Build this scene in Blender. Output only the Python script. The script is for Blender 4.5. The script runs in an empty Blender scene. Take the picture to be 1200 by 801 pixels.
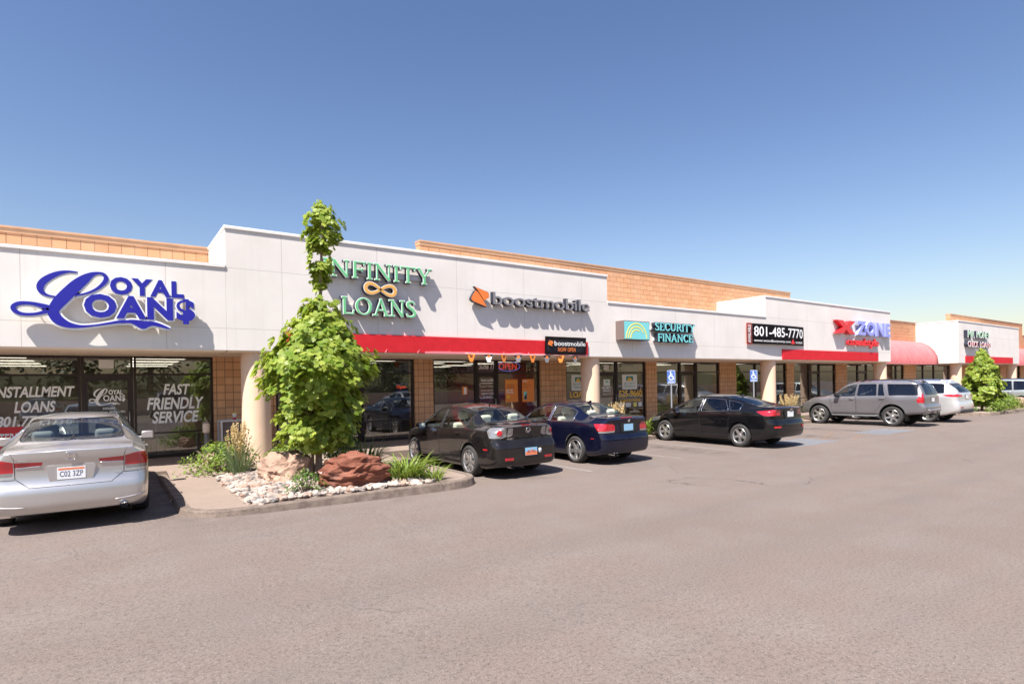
import bpy, bmesh, math, random
from math import sin, cos, pi, radians, sqrt, hypot, atan2
from mathutils import Vector, Matrix, noise
from mathutils.bvhtree import BVHTree
scene = bpy.context.scene
COL = scene.collection
RND = random.Random(7)

# ------------------------------------------------------------------ materials
MATS = {}
def nodes_of(name):
    m = bpy.data.materials.new(name); m.use_nodes = True
    nt = m.node_tree; nt.nodes.clear()
    return m, nt
class NT:
    """small wrapper for wiring shader nodes"""
    def __init__(s, name):
        s.m, s.nt = nodes_of(name)
        s.out = s.nt.nodes.new('ShaderNodeOutputMaterial')
    def n(s, typ, **kw):
        nd = s.nt.nodes.new(typ)
        for k, v in kw.items():
            if k.startswith('i_'):
                nd.inputs[k[2:].replace('_', ' ')].default_value = v
            else: setattr(nd, k, v)
        return nd
    def l(s, a, b): s.nt.links.new(a, b)
    def pos(s):
        return s.n('ShaderNodeNewGeometry').outputs['Position']
    def obj(s):
        return s.n('ShaderNodeTexCoord').outputs['Object']
    def noise(s, vec, scale, detail=4, rough=.55):
        nd = s.n('ShaderNodeTexNoise'); nd.inputs['Scale'].default_value = scale
        nd.inputs['Detail'].default_value = detail; nd.inputs['Roughness'].default_value = rough
        if vec is not None: s.l(vec, nd.inputs['Vector'])
        return nd.outputs['Fac']
    def ramp(s, fac, stops, interp='LINEAR'):
        nd = s.n('ShaderNodeValToRGB'); cr = nd.color_ramp; cr.interpolation = interp
        while len(cr.elements) < len(stops): cr.elements.new(.5)
        for e, (p, c) in zip(cr.elements, stops):
            e.position = p; e.color = (c[0], c[1], c[2], 1) if not isinstance(c, (int, float)) else (c, c, c, 1)
        s.l(fac, nd.inputs['Fac']); return nd.outputs['Color']
    def mix(s, fac, a, b, blend='MIX'):
        nd = s.n('ShaderNodeMix', data_type='RGBA', blend_type=blend)
        for val, sock in ((fac, nd.inputs[0]), (a, nd.inputs[6]), (b, nd.inputs[7])):
            if hasattr(val, 'links') or hasattr(val, 'is_linked'): s.l(val, sock)
            else: sock.default_value = val if isinstance(val, (int, float)) else (val[0], val[1], val[2], 1)
        return nd.outputs[2]
    def math(s, op, a, b=None, c=None):
        nd = s.n('ShaderNodeMath', operation=op)
        for i, v in enumerate((a, b, c)):
            if v is None: continue
            if isinstance(v, (int, float)): nd.inputs[i].default_value = v
            else: s.l(v, nd.inputs[i])
        return nd.outputs[0]
    def bump(s, h, strength=.3, dist=.01):
        nd = s.n('ShaderNodeBump'); nd.inputs['Strength'].default_value = strength
        nd.inputs['Distance'].default_value = dist; s.l(h, nd.inputs['Height']); return nd.outputs['Normal']
    def bsdf(s, col=(.8, .8, .8), rough=.5, metal=0, coat=0, normal=None, spec=.5, coat_rough=.03, emis=None, estr=0, subs=0):
        nd = s.n('ShaderNodeBsdfPrincipled')
        for k, v in (('Base Color', col), ('Roughness', rough), ('Metallic', metal)):
            if hasattr(v, 'is_linked'): s.l(v, nd.inputs[k])
            elif isinstance(v, (int, float)): nd.inputs[k].default_value = v
            else: nd.inputs[k].default_value = (v[0], v[1], v[2], 1)
        nd.inputs['Specular IOR Level'].default_value = spec
        nd.inputs['Coat Weight'].default_value = coat; nd.inputs['Coat Roughness'].default_value = coat_rough
        if normal is not None: s.l(normal, nd.inputs['Normal'])
        if emis: nd.inputs['Emission Color'].default_value = (*emis, 1); nd.inputs['Emission Strength'].default_value = estr
        s.l(nd.outputs[0], s.out.inputs[0]); return nd
def mat(name, col, rough=.5, metal=0, **kw):
    if name in MATS: return MATS[name]
    t = NT(name); t.bsdf(col, rough, metal, **kw); MATS[name] = t.m; return t.m

# ------------------------------------------------------------------ mesh builder
def ear_fill(pts): return pts
class MB:
    def __init__(s): s.bm = bmesh.new(); s.cur = 0
    def mat(s, i): s.cur = i; return s
    def face(s, pts):
        try: f = s.bm.faces.new([s.bm.verts.new(p) for p in pts])
        except ValueError: return None
        f.material_index = s.cur; return f
    def _faces(s, vs, idx, smooth=False):
        for ix in idx:
            try:
                f = s.bm.faces.new([vs[i] for i in ix]); f.material_index = s.cur; f.smooth = smooth
            except ValueError: pass
    def box(s, x0, x1, y0, y1, z0, z1, bev=0, M=None):
        c = [(x0,y0,z0),(x1,y0,z0),(x1,y1,z0),(x0,y1,z0),(x0,y0,z1),(x1,y0,z1),(x1,y1,z1),(x0,y1,z1)]
        vs = [s.bm.verts.new(M @ Vector(p) if M else p) for p in c]
        n0 = set(s.bm.faces)if bev else None
        s._faces(vs, [(0,3,2,1),(4,5,6,7),(0,1,5,4),(1,2,6,5),(2,3,7,6),(3,0,4,7)])
        if bev:
            es = set()
            for v in vs: es.update(v.link_edges)
            r = bmesh.ops.bevel(s.bm, geom=list(es), offset=bev, segments=2, affect='EDGES', profile=.5)
            for f in r['faces']: f.material_index = s.cur; f.smooth = True
        return s
    def cbox(s, c, d, bev=0, rz=0):
        M = Matrix.Translation(c) @ Matrix.Rotation(rz, 4, 'Z')
        return s.box(-d[0]/2, d[0]/2, -d[1]/2, d[1]/2, -d[2]/2, d[2]/2, bev, M)
    def prism(s, poly, y0, y1, M=None, smooth=False):
        """poly in (x, z), extruded along y"""
        a = [s.bm.verts.new(M @ Vector((p[0], y0, p[1])) if M else (p[0], y0, p[1])) for p in poly]
        b = [s.bm.verts.new(M @ Vector((p[0], y1, p[1])) if M else (p[0], y1, p[1])) for p in poly]
        n = len(poly)
        s._faces(a, [tuple(range(n))]); s._faces(b, [tuple(range(n))[::-1]])
        for i in range(n):
            j = (i+1) % n
            s._faces([a[i], b[i], b[j], a[j]], [(0,1,2,3)], smooth)
        return s
    def strip(s, L, R, y0, y1):
        """ribbon between two (x, z) polylines, with thickness y0..y1"""
        n = len(L)
        rows = [[s.bm.verts.new((p[0], y, p[1])) for p in side] for side in (L, R) for y in (y0, y1)]
        a, b, c, d = rows
        for i in range(n-1):
            s._faces([a[i], a[i+1], c[i+1], c[i]], [(0,1,2,3)])
            s._faces([b[i], d[i], d[i+1], b[i+1]], [(0,1,2,3)])
            s._faces([a[i], b[i], b[i+1], a[i+1]], [(0,1,2,3)])
            s._faces([c[i], c[i+1], d[i+1], d[i]], [(0,1,2,3)])
        for i in (0, n-1): s._faces([a[i], c[i], d[i], b[i]], [(0,1,2,3)])
        return s
    def tube(s, pts, r, seg=8, caps=True, smooth=True):
        pts = [Vector(p) for p in pts]; n = len(pts)
        rs = r if isinstance(r, (list, tuple)) else [r]*n
        rings = []; prev = None
        for i, p in enumerate(pts):
            t = (pts[min(i+1, n-1)] - pts[max(i-1, 0)])
            if t.length < 1e-9: t = Vector((0,0,1))
            t.normalize()
            u = prev - t*prev.dot(t) if prev is not None else None
            if u is None or u.length < 1e-4:
                u = t.cross(Vector((0,0,1)))
                if u.length < 1e-3: u = t.cross(Vector((1,0,0)))
            u.normalize(); prev = u; w = t.cross(u)
            rings.append([s.bm.verts.new(p + (u*cos(2*pi*k/seg) + w*sin(2*pi*k/seg))*rs[i]) for k in range(seg)])
        for i in range(n-1):
            for k in range(seg):
                j = (k+1) % seg
                s._faces([rings[i][k], rings[i][j], rings[i+1][j], rings[i+1][k]], [(0,1,2,3)], smooth)
        if caps:
            s._faces(rings[0], [tuple(range(seg))[::-1]]); s._faces(rings[-1], [tuple(range(seg))])
        return s
    def lathe(s, prof, seg=24, M=None, smooth=True, close=False):
        """prof: (radius, height) turned round local z"""
        M = M or Matrix()
        rings = []
        for r, h in prof:
            if r < 1e-6: rings.append([s.bm.verts.new(M @ Vector((0,0,h)))])
            else: rings.append([s.bm.verts.new(M @ Vector((r*cos(2*pi*k/seg), r*sin(2*pi*k/seg), h))) for k in range(seg)])
        for a, b in zip(rings, rings[1:] + (rings[:1] if close else [])):
            for k in range(seg):
                j = (k+1) % seg
                if len(a) == 1 and len(b) == 1: continue
                if len(a) == 1: s._faces([a[0], b[j], b[k]], [(0,1,2)], smooth)
                elif len(b) == 1: s._faces([a[k], a[j], b[0]], [(0,1,2)], smooth)
                else: s._faces([a[k], a[j], b[j], b[k]], [(0,1,2,3)], smooth)
        return s
    def build(s, name, mats, parent=None, local=False, recalc=True, smooth_angle=None):
        if recalc: bmesh.ops.recalc_face_normals(s.bm, faces=s.bm.faces)
        me = bpy.data.meshes.new(name); s.bm.to_mesh(me); s.bm.free()
        for m in (mats if isinstance(mats, (list, tuple)) else [mats]): me.materials.append(m)
        if parent is not None and not local:
            o = parent; t = Vector((0,0,0))
            while o: t += o.location; o = o.parent
            me.transform(Matrix.Translation(-t))
        ob = bpy.data.objects.new(name, me); COL.objects.link(ob)
        if parent is not None: ob.parent = parent
        if smooth_angle:
            me.shade_smooth(); me.set_sharp_from_angle(angle=radians(smooth_angle))
        return ob

def tag(o, label=None, cat=None, group=None, kind=None):
    for k, v in (('label', label), ('category', cat), ('group', group), ('kind', kind)):
        if v: o[k] = v
    return o
def empty(name, loc, rz=0):
    o = bpy.data.objects.new(name, None); COL.objects.link(o)
    o.location = loc; o.rotation_euler = (0, 0, rz); o.empty_display_size = .2; return o
def thing(name, label, cat, loc=(0,0,0), rz=0, group=None):
    return tag(empty(name, loc, rz), label, cat, group)
def struct(o): o['kind'] = 'structure'; return o
def copy_tree(o, parent=None):
    c = o.copy(); COL.objects.link(c)
    if parent is not None: c.parent = parent
    for ch in list(o.children): copy_tree(ch, c)
    return c
def pchip(pts):
    """monotone cubic through (x, y) points"""
    xs = [p[0] for p in pts]; ys = [p[1] for p in pts]; n = len(xs)
    h = [xs[i+1]-xs[i] for i in range(n-1)]; d = [(ys[i+1]-ys[i])/h[i] for i in range(n-1)]
    m = [0.0]*n
    for i in range(1, n-1):
        if d[i-1]*d[i] > 0:
            w1 = 2*h[i]+h[i-1]; w2 = h[i]+2*h[i-1]; m[i] = (w1+w2)/(w1/d[i-1]+w2/d[i])
    m[0] = d[0]; m[-1] = d[-1]
    def f(x):
        if x <= xs[0]: return ys[0]
        if x >= xs[-1]: return ys[-1]
        i = 0
        while x > xs[i+1]: i += 1
        t = (x-xs[i])/h[i]
        return (ys[i]*(1+2*t)*(1-t)**2 + m[i]*h[i]*t*(1-t)**2 + ys[i+1]*t*t*(3-2*t) + m[i+1]*h[i]*t*t*(t-1))
    return f
def catmull(P, n, closed=False):
    P = [tuple(p) for p in P]; out = []; N = len(P); k = len(P[0])
    for i in range(N if closed else N-1):
        p0 = P[(i-1) % N] if closed or i > 0 else P[0]
        p1 = P[i]; p2 = P[(i+1) % N]
        p3 = P[(i+2) % N] if closed or i+2 < N else P[-1]
        for j in range(n):
            t = j/n
            out.append(tuple(.5*((2*p1[a]) + (-p0[a]+p2[a])*t + (2*p0[a]-5*p1[a]+4*p2[a]-p3[a])*t*t + (-p0[a]+3*p1[a]-3*p2[a]+p3[a])*t**3) for a in range(k)))
    if not closed: out.append(P[-1])
    return out
def smoothstep(a, b, x):
    t = min(1, max(0, (x-a)/(b-a))); return t*t*(3-2*t)
def round_poly(poly, r, n=4):
    """round the corners of a polygon"""
    out = []; N = len(poly)
    for i in range(N):
        p = Vector(poly[i]); a = Vector(poly[i-1]); b = Vector(poly[(i+1) % N])
        da = (a-p); db = (b-p); rr = min(r, da.length*.45, db.length*.45)
        s = p + da.normalized()*rr; e = p + db.normalized()*rr
        for k in range(n+1):
            t = k/n; out.append(tuple(s*(1-t)**2 + p*2*t*(1-t) + e*t*t))
    return out

# ------------------------------------------------------------------ lettering
def text_polys(s, offset=0, shear=0, spacing=1, res=3):
    cu = bpy.data.curves.new('t', 'FONT'); cu.body = s; cu.offset = offset; cu.shear = shear
    cu.space_character = spacing; cu.resolution_u = res; cu.fill_mode = 'FRONT'
    ob = bpy.data.objects.new('t', cu); COL.objects.link(ob)
    me = bpy.data.meshes.new_from_object(ob)
    bpy.data.objects.remove(ob); bpy.data.curves.remove(cu)
    return me
def add_text(mb, s, x0, x1, z0, z1, y, depth=0, offset=0, shear=0, spacing=1, grow=0, M=None, side=None):
    """letters filling the box x0..x1, z0..z1 on the plane y, facing -y, depth metres thick towards +y"""
    me = text_polys(s, offset, shear, spacing)
    base = text_polys(s, 0, shear, spacing) if offset else me
    xs = [v.co.x for v in base.vertices]; ys = [v.co.y for v in base.vertices]
    ax, bx, az, bz = min(xs), max(xs), min(ys), max(ys)
    sx = (x1-x0)/(bx-ax); sz = (z1-z0)/(bz-az)
    t = bmesh.new(); t.from_mesh(me)
    bmesh.ops.remove_doubles(t, verts=t.verts, dist=1e-5)
    if depth:
        r = bmesh.ops.extrude_face_region(t, geom=list(t.faces))
        nv = [e for e in r['geom'] if isinstance(e, bmesh.types.BMVert)]
        for v in nv: v.co.z = -1
    mp = {}
    for v in t.verts:
        p = Vector((x0+(v.co.x-ax)*sx, y + (depth if v.co.z < -.5 else 0), z0+(v.co.y-az)*sz))
        mp[v] = mb.bm.verts.new(M @ p if M else p)
    for f in t.faces:
        try:
            g = mb.bm.faces.new([mp[v] for v in f.verts])
            front = all(v.co.z > -.5 for v in f.verts); back = all(v.co.z < -.5 for v in f.verts)
            g.material_index = mb.cur if (front or side is None) else side
        except ValueError: pass
    t.free(); bpy.data.meshes.remove(me)
    return mb
# a stroke alphabet of serif capitals; unit box 0..w by 0..1
def _arc(cx, cy, rx, ry, a0, a1, n=14):
    return [(cx+rx*cos(radians(a0+(a1-a0)*i/n)), cy+ry*sin(radians(a0+(a1-a0)*i/n))) for i in range(n+1)]
TH, TN = .135, .058
SERIF = {
 'I': (.34, [('s', [(.17,0),(.17,1)], TH)], [(.17,0),(.17,1)]),
 'N': (.86, [('s', [(.16,0),(.16,1)], TN*1.1), ('s', [(.16,.97),(.70,.03)], TH), ('s', [(.70,0),(.70,1)], TN*1.1)], [(.16,0),(.12,1),(.70,1)]),
 'F': (.64, [('s', [(.18,0),(.18,1)], TH), ('s', [(.18,.965),(.62,.965)], TN), ('s', [(.18,.52),(.5,.52)], TN), ('s', [(.59,1),(.59,.8)], TN), ('s', [(.49,.63),(.49,.41)], TN)], [(.18,0)]),
 'T': (.76, [('s', [(.38,0),(.38,1)], TH), ('s', [(.02,.965),(.74,.965)], TN), ('s', [(.05,1),(.05,.8)], TN), ('s', [(.71,1),(.71,.8)], TN)], [(.38,0)]),
 'Y': (.8, [('s', [(.4,0),(.4,.46)], TH), ('s', [(.4,.42),(.13,1)], TH), ('s', [(.4,.42),(.68,1)], TN)], [(.4,0),(.12,1),(.68,1)]),
 'L': (.64, [('s', [(.17,0),(.17,1)], TH), ('s', [(.17,.035),(.6,.035)], TN), ('s', [(.58,0),(.6,.24)], TN)], [(.17,1)]),
 'O': (.92, [('o', .46, .5, .40, .5)], []),
 'A': (.84, [('s', [(.12,0),(.42,1.0)], TN), ('s', [(.40,1.0),(.70,0)], TH), ('s', [(.22,.33),(.6,.33)], TN)], [(.12,0),(.71,0)]),
 'S': (.62, [('v', [(.52,.78,.05),(.44,.93,.08),(.30,.965,.08),(.15,.88,.13),(.14,.72,.15),(.28,.57,.16),(.42,.45,.16),(.51,.29,.15),(.47,.11,.12),(.30,.035,.08),(.14,.06,.08),(.07,.24,.05)])], []),
 'E': (.66, [('s', [(.18,0),(.18,1)], TH), ('s', [(.1,.965),(.6,.965)], TN), ('s', [(.1,.035),(.62,.035)], TN), ('s', [(.18,.52),(.46,.52)], TN), ('s', [(.58,1),(.58,.78)], TN), ('s', [(.6,0),(.6,.24)], TN)], [(.12,0),(.12,1)]),
 'C': (.78, [('v', [(.68,.74,.05),(.6,.9,.08),(.44,.965,.09),(.24,.86,.14),(.14,.62,.17),(.14,.38,.17),(.24,.14,.14),(.44,.035,.09),(.6,.1,.08),(.7,.26,.06)]), ('s', [(.68,.98),(.68,.70)], TN)], []),
 'U': (.84, [('v', [(.16,1,.15),(.16,.4,.15),(.2,.16,.14),(.4,.05,.1),(.6,.14,.08),(.68,.4,.07),(.68,1,.07)])], [(.16,1),(.68,1)]),
 'R': (.8, [('s', [(.18,0),(.18,1)], TH), ('v', [(.18,.965,.07),(.42,.965,.08),(.58,.85,.13),(.58,.66,.13),(.42,.53,.08),(.18,.52,.07)]), ('s', [(.38,.53),(.68,.02)], TH)], [(.18,0),(.12,1),(.72,0)]),
}
def offset_strip(path):
    """path of (x, z, width) -> left and right polylines"""
    L, R = [], []
    n = len(path)
    for i, (x, z, w) in enumerate(path):
        a = path[max(0, i-1)]; b = path[min(n-1, i+1)]
        dx, dz = b[0]-a[0], b[1]-a[1]; l = hypot(dx, dz) or 1
        L.append((x-dz/l*w/2, z+dx/l*w/2)); R.append((x+dz/l*w/2, z-dx/l*w/2))
    return L, R
def serif_text(mb, s, x0, x1, z0, z1, y, depth, grow=0, slab=1.0, thick=1.0, skew=None):
    H = z1-z0
    tot = sum(SERIF[c][0] for c in s)
    k = (x1-x0)/tot; x = x0; j = 0
    X = lambda u: x+u*k
    Z = lambda v: z0+v*H
    for c in s:
        w, strokes, serifs = SERIF[c]
        sc = min(k, H*1.1)
        for st in strokes:
            j += 1; yy = y-.0007*(j % 7)
            if st[0] == 's':
                (a, b), t = st[1], st[2]*thick*H+grow*2
                p, q = Vector((X(a[0]), Z(a[1]))), Vector((X(b[0]), Z(b[1])))
                d = (q-p).normalized(); p -= d*grow; q += d*grow
                L, R = offset_strip([(p.x, p.y, t), (q.x, q.y, t)])
            elif st[0] == 'v':
                pa = catmull([(X(a), Z(b), t*thick*H+grow*2) for a, b, t in st[1]], 4)
                L, R = offset_strip(pa)
            else:
                _, cx, cy, rx, ry = st
                L, R = [], []
                for i in range(33):
                    a = 2*pi*i/32; t = (TH*1.05*abs(cos(a)) + TN*(1-abs(cos(a))))*thick*H
                    ca, sa = cos(a), sin(a)
                    L.append((X(cx)+(rx*k+grow)*ca, Z(cy)+(ry*H+grow)*sa))
                    R.append((X(cx)+(rx*k-t-grow)*ca, Z(cy)+(ry*H-t*.75-grow)*sa))
            mb.strip(L, R, yy, y+depth)
        for (u, v) in serifs:
            j += 1; yy = y-.0007*(j % 7)
            hw = .155*H*slab+grow; th = .05*H*slab**.5*1.1
            zc = Z(v)+(th/2 if v < .5 else -th/2)
            cx = X(u)
            mb.box(cx-hw, cx+hw, yy, y+depth, zc-th/2-grow, zc+th/2+grow)
        x += w*k
    return mb
# ------------------------------------------------------------------ car materials
def paint(name, col, metal=.0, rough=.35, flake=0, dust=.25, spec=.3):
    t = NT(name); p = t.obj()
    n = t.noise(p, 2.2, 5); c = t.mix(t.ramp(n, [(.4, 0.0), (.75, dust)]), col, (.33, .29, .26))
    low = t.n('ShaderNodeSeparateXYZ'); t.l(p, low.inputs[0])
    d2 = t.math('MULTIPLY', t.ramp(low.outputs[2], [(.12, min(.55, dust*2.6)), (.5, 0.0)]), t.ramp(t.noise(p, 6, 5), [(.3, .1), (.7, .9)]))
    c = t.mix(d2, c, (.30, .26, .23))
    r = t.math('ADD', t.math('MULTIPLY', n, .12), rough)
    t.bsdf(c, r, metal, coat=1.0, coat_rough=.02, spec=spec); return t.m
def glassy(name, tint, refl=1.0, rough=.0):
    t = NT(name)
    tr = t.n('ShaderNodeBsdfTransparent'); tr.inputs[0].default_value = (*tint, 1)
    gl = t.n('ShaderNodeBsdfAnisotropic') if False else t.n('ShaderNodeBsdfGlossy')
    gl.inputs['Roughness'].default_value = rough
    gl.inputs['Color'].default_value = (.95, .97, 1, 1)
    lw = t.n('ShaderNodeLayerWeight'); lw.inputs[0].default_value = .5
    f = t.math('ADD', t.math('MULTIPLY', t.math('POWER', lw.outputs['Facing'], 5.0), 1-.043*refl), .043*refl); f = t.math('MINIMUM', f, 1.0)
    mx = t.n('ShaderNodeMixShader'); t.l(f, mx.inputs[0]); t.l(tr.outputs[0], mx.inputs[1]); t.l(gl.outputs[0], mx.inputs[2])
    t.l(mx.outputs[0], t.out.inputs[0]); return t.m
CM = dict(
 glass=glassy('car_glass', (.80, .87, .84), 1.5), tint=glassy('privacy_glass', (.10, .115, .13), 1.9),
 black=mat('black_trim', (.012, .012, .013), .45), tyre=mat('tyre_rubber', (.03, .028, .027), .85),
 gap=mat('panel_gap_black', (.006, .006, .006), .8), chrome=mat('chrome', (.8, .8, .8), .12, 1.0),
 alloy=mat('alloy_silver', (.55, .54, .53), .32, .9), hub=mat('brake_steel', (.08, .075, .07), .5, .6),
 head=mat('lamp_head', (.10, .10, .105), .1, .2, coat=1), red=mat('lamp_red', (.40, .008, .016), .12, coat=1, spec=.7), redd=mat('lamp_red_deep', (.32, .008, .012), .15, coat=1),
 clear=mat('lamp_clear', (.30, .29, .29), .18, .5, coat=1), amber=mat('lamp_amber', (.8, .22, .03), .2, coat=1),
 plate=mat('plate_white', (.72, .73, .74), .4), plateo=mat('plate_orange', (.72, .2, .08), .4), plateb=mat('plate_blue', (.25, .45, .62), .4),
 ink=mat('plate_ink', (.05, .06, .12), .5), under=mat('car_underside', (.015, .014, .013), .9),
 beige=mat('seat_beige', (.62, .56, .46), .7), grey=mat('seat_grey', (.16, .16, .16), .75), dark=mat('seat_dark', (.03, .03, .032), .7),
 plastic=mat('grey_plastic', (.10, .10, .105), .6), mirror=mat('mirror_glass', (.8, .85, .9), .03, 1.0),
)

def in_poly(p, poly):
    x, y = p; c = False; n = len(poly); j = n-1
    for i in range(n):
        xi, yi = poly[i]; xj, yj = poly[j]
        if (yi > y) != (yj > y) and x < (xj-xi)*(y-yi)/(yj-yi)+xi: c = not c
        j = i
    return c
def _flat(p, ax):
    return {'s': (p.x, p.z), 'r': (p.y, p.z), 't': (p.x, p.y)}[ax]
def _planen(d, ax):
    a, b = d      # 2d normal
    return {'s': Vector((a, 0, b)), 'r': Vector((0, a, b)), 't': Vector((a, b, 0))}[ax]
def _co(p, ax):
    a, b = p
    return {'s': Vector((a, 0, b)), 'r': Vector((0, a, b)), 't': Vector((a, b, 0))}[ax]
def cut_region(bm, lay, tagid, cons, filt=None, only=(0,)):
    def bbox(f):
        P = [v.co for v in f.verts]
        return [(min(p[k] for p in P), max(p[k] for p in P)) for k in range(3)]
    AX = {'s': (0, 2), 'r': (1, 2), 't': (0, 1)}
    lim = []
    for ax, poly in cons:
        for q in (0, 1): lim.append((AX[ax][q], min(p[q] for p in poly)-.004, max(p[q] for p in poly)+.004))
    def near(bb): return all(bb[k][1] >= lo and bb[k][0] <= hi for k, lo, hi in lim)
    cand = {}
    for f in bm.faces:
        if f[lay] in only:
            bb = bbox(f)
            if near(bb) and (not filt or filt(f)): cand[f] = bb
    for ax, poly in cons:
        n = len(poly); k0, k1 = AX[ax]
        for i in range(n):
            a, b = poly[i], poly[(i+1) % n]
            if hypot(b[0]-a[0], b[1]-a[1]) < 1e-6: continue
            l0, h0 = min(a[0], b[0])-.002, max(a[0], b[0])+.002; l1, h1 = min(a[1], b[1])-.002, max(a[1], b[1])+.002
            fs = [f for f, bb in cand.items() if bb[k0][1] >= l0 and bb[k0][0] <= h0 and bb[k1][1] >= l1 and bb[k1][0] <= h1]
            if not fs: continue
            geom = set(fs)
            for f in fs: geom.update(f.edges); geom.update(f.verts)
            r = bmesh.ops.bisect_plane(bm, geom=list(geom), dist=1e-5, plane_co=_co(a, ax), plane_no=_planen((b[1]-a[1], a[0]-b[0]), ax).normalized())
            for f in r['geom']:
                if isinstance(f, bmesh.types.BMFace): cand[f] = bbox(f)
            for f in fs:
                if f.is_valid: cand[f] = bbox(f)
                else: cand.pop(f, None)
    got = []
    for f in list(cand):
        if not f.is_valid or f[lay] not in only: continue
        c = f.calc_center_median()
        if all(in_poly(_flat(c, ax), poly) for ax, poly in cons):
            f[lay] = tagid; got.append(f)
    return got

class Car:
    """a car body lofted from its side, plan and section curves; x forward from the rear axle, y to its left"""
    def __init__(s, S):
        s.S = S; s.W = S['W']/2
        s.x0, s.x1 = -S['ro'], S['wb']+S['fo']
        s.ftop, s.fbelt, s.fbot = pchip(S['top']), pchip(S['belt']), pchip(S['bot'])
        s.fw = pchip([(x, v*s.W) for x, v in S['plan']]); s.fwt = pchip(S['wt']); s.fcr = pchip(S['cr'])
        s.ftum = pchip(S.get('tum', [(-1, .035), (4, .035)]))
        s.offr, s.offf = pchip(S['rear']), pchip(S['front'])
        s.shell()
    def w_at(s, x):
        w = s.fw(x)
        for xa in (0, s.S['wb']): w += s.S.get('flare', .008)*math.exp(-((x-xa)/.33)**2)
        return w
    def edge(s, x):
        return s.ftop(x)-s.fcr(x)
    def section(s, x):
        zb, w, zs, zt, wt, cr = s.fbot(x), s.w_at(x), s.fbelt(x), s.ftop(x), s.fwt(x), s.fcr(x)
        ws = w-s.ftum(x); h = zs-zb; ze = max(zt-cr, zs+.006); zt = max(zt, ze+.004); wt = min(wt, ws-.02)
        b = s.S.get('bulge', .018)*smoothstep(.05, .3, ze-zs)
        g = lambda t: (ws+(wt-ws)*t + b*4*t*(1-t), zs+(ze-zs)*t)
        k = s.S.get('crease', .010)
        P = [(0, zb), (.5*w, zb), (.86*w, zb), (.955*w, zb+.05), (.982*w, zb+.05+.12*h), (w-.006, zb+.42*h), (w, zb+.66*h),
             (w-.003+k*.3, zs-.12*h-.03), (ws+.012, zs-.025), (ws, zs), g(.12), g(.38), g(.7), g(.93),
             (wt-.012, ze+.02*min(1, cr/.09)+.004), (wt-.06, ze+cr*.42), (.6*wt, zt-.25*cr), (.3*wt, zt-.06*cr), (0, zt)]
        return catmull(P, 3)
    def warp(s, p):
        x, y, z = p
        br = 1-smoothstep(s.x0, s.x0+s.S.get('rblend', .45), x); bf = smoothstep(s.x1-.5, s.x1, x)
        return Vector((x+s.offr(z)*br-s.offf(z)*bf, y, z))
    def shell(s):
        S = s.S; bm = bmesh.new()
        d = [0, .01, .03, .06, .1, .15, .21, .28, .36]
        xs = set(round(s.x0+v, 4) for v in d) | set(round(s.x1-v, 4) for v in d)
        x = s.x0+.44
        while x < s.x1-.4: xs.add(round(x, 4)); x += .08
        xs = sorted(xs)
        secs = [s.section(x) for x in xs]; n = len(secs[0]); i0 = 6
        grid = [[bm.verts.new(s.warp((x, y, z))) for y, z in sec] for x, sec in zip(xs, secs)]
        F = lambda *v: bm.faces.new(v)
        for a, b in zip(grid, grid[1:]):
            for i in range(n-1): F(a[i], b[i], b[i+1], a[i+1])
        for end in (0, 1):
            row = grid[0] if end == 0 else grid[-1]; sec = secs[0] if end == 0 else secs[-1]; xe = xs[0] if end == 0 else xs[-1]
            bul = S.get('rbulge', .05) if end == 0 else .09; prev = row
            for k in (.9, .75, .55, .3, 0):
                cur = [None]*i0
                for y, z in sec[i0:]:
                    p = s.warp((xe, y*k, z)); p.x += (-1 if end == 0 else 1)*bul*(1-k*k); cur.append(bm.verts.new(p))
                for i in range(i0, n-1):
                    q = (prev[i], prev[i+1], cur[i+1], cur[i])
                    F(*(q if end == 0 else q[::-1]))
                prev = cur
        bmesh.ops.remove_doubles(bm, verts=bm.verts, dist=.0004)
        bmesh.ops.dissolve_degenerate(bm, dist=.0003, edges=bm.edges)
        bm.faces.ensure_lookup_table()
        bmesh.ops.recalc_face_normals(bm, faces=bm.faces)
        t = max(bm.faces, key=lambda f: f.calc_center_median().z)
        if t.normal.z < 0:
            for f in bm.faces: f.normal_flip()
        bm.normal_update()
        s.lay = bm.faces.layers.int.new('part'); s.nl = bm.verts.layers.float_vector.new('nrm')
        for v in bm.verts:
            nn = v.normal.copy()
            if abs(v.co.y) < .0008: v.co.y = 0; nn.y = 0
            nn.normalize(); v[s.nl] = nn
        s.bm = bm; s.bvh = BVHTree.FromBMesh(bm); s.tags = {}
    def cut(s, name, cons, filt=None, only=None):
        if name not in s.tags: s.tags[name] = len(s.tags)+1
        ids = (0,) if only is None else tuple(0 if o == 0 else s.tags[o] for o in only)
        return cut_region(s.bm, s.lay, s.tags[name], cons, filt, ids)
    def side(s, x, z, push=0):
        h = s.bvh.ray_cast(Vector((x, 3, z)), Vector((0, -1, 0)))
        return h[0]+h[1]*push if h[0] else None
    def back(s, y, z, push=0):
        h = s.bvh.ray_cast(Vector((-5, max(abs(y), .004), z)), Vector((1, 0, 0)))
        if not h[0]: return None
        p = h[0]+h[1]*push; p.y = -p.y if y < 0 else p.y
        return p
    def topz(s, x, y, push=0):
        h = s.bvh.ray_cast(Vector((x, max(abs(y), .004), 4)), Vector((0, 0, -1)))
        return h[0]+h[1]*push if h[0] else None
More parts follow.
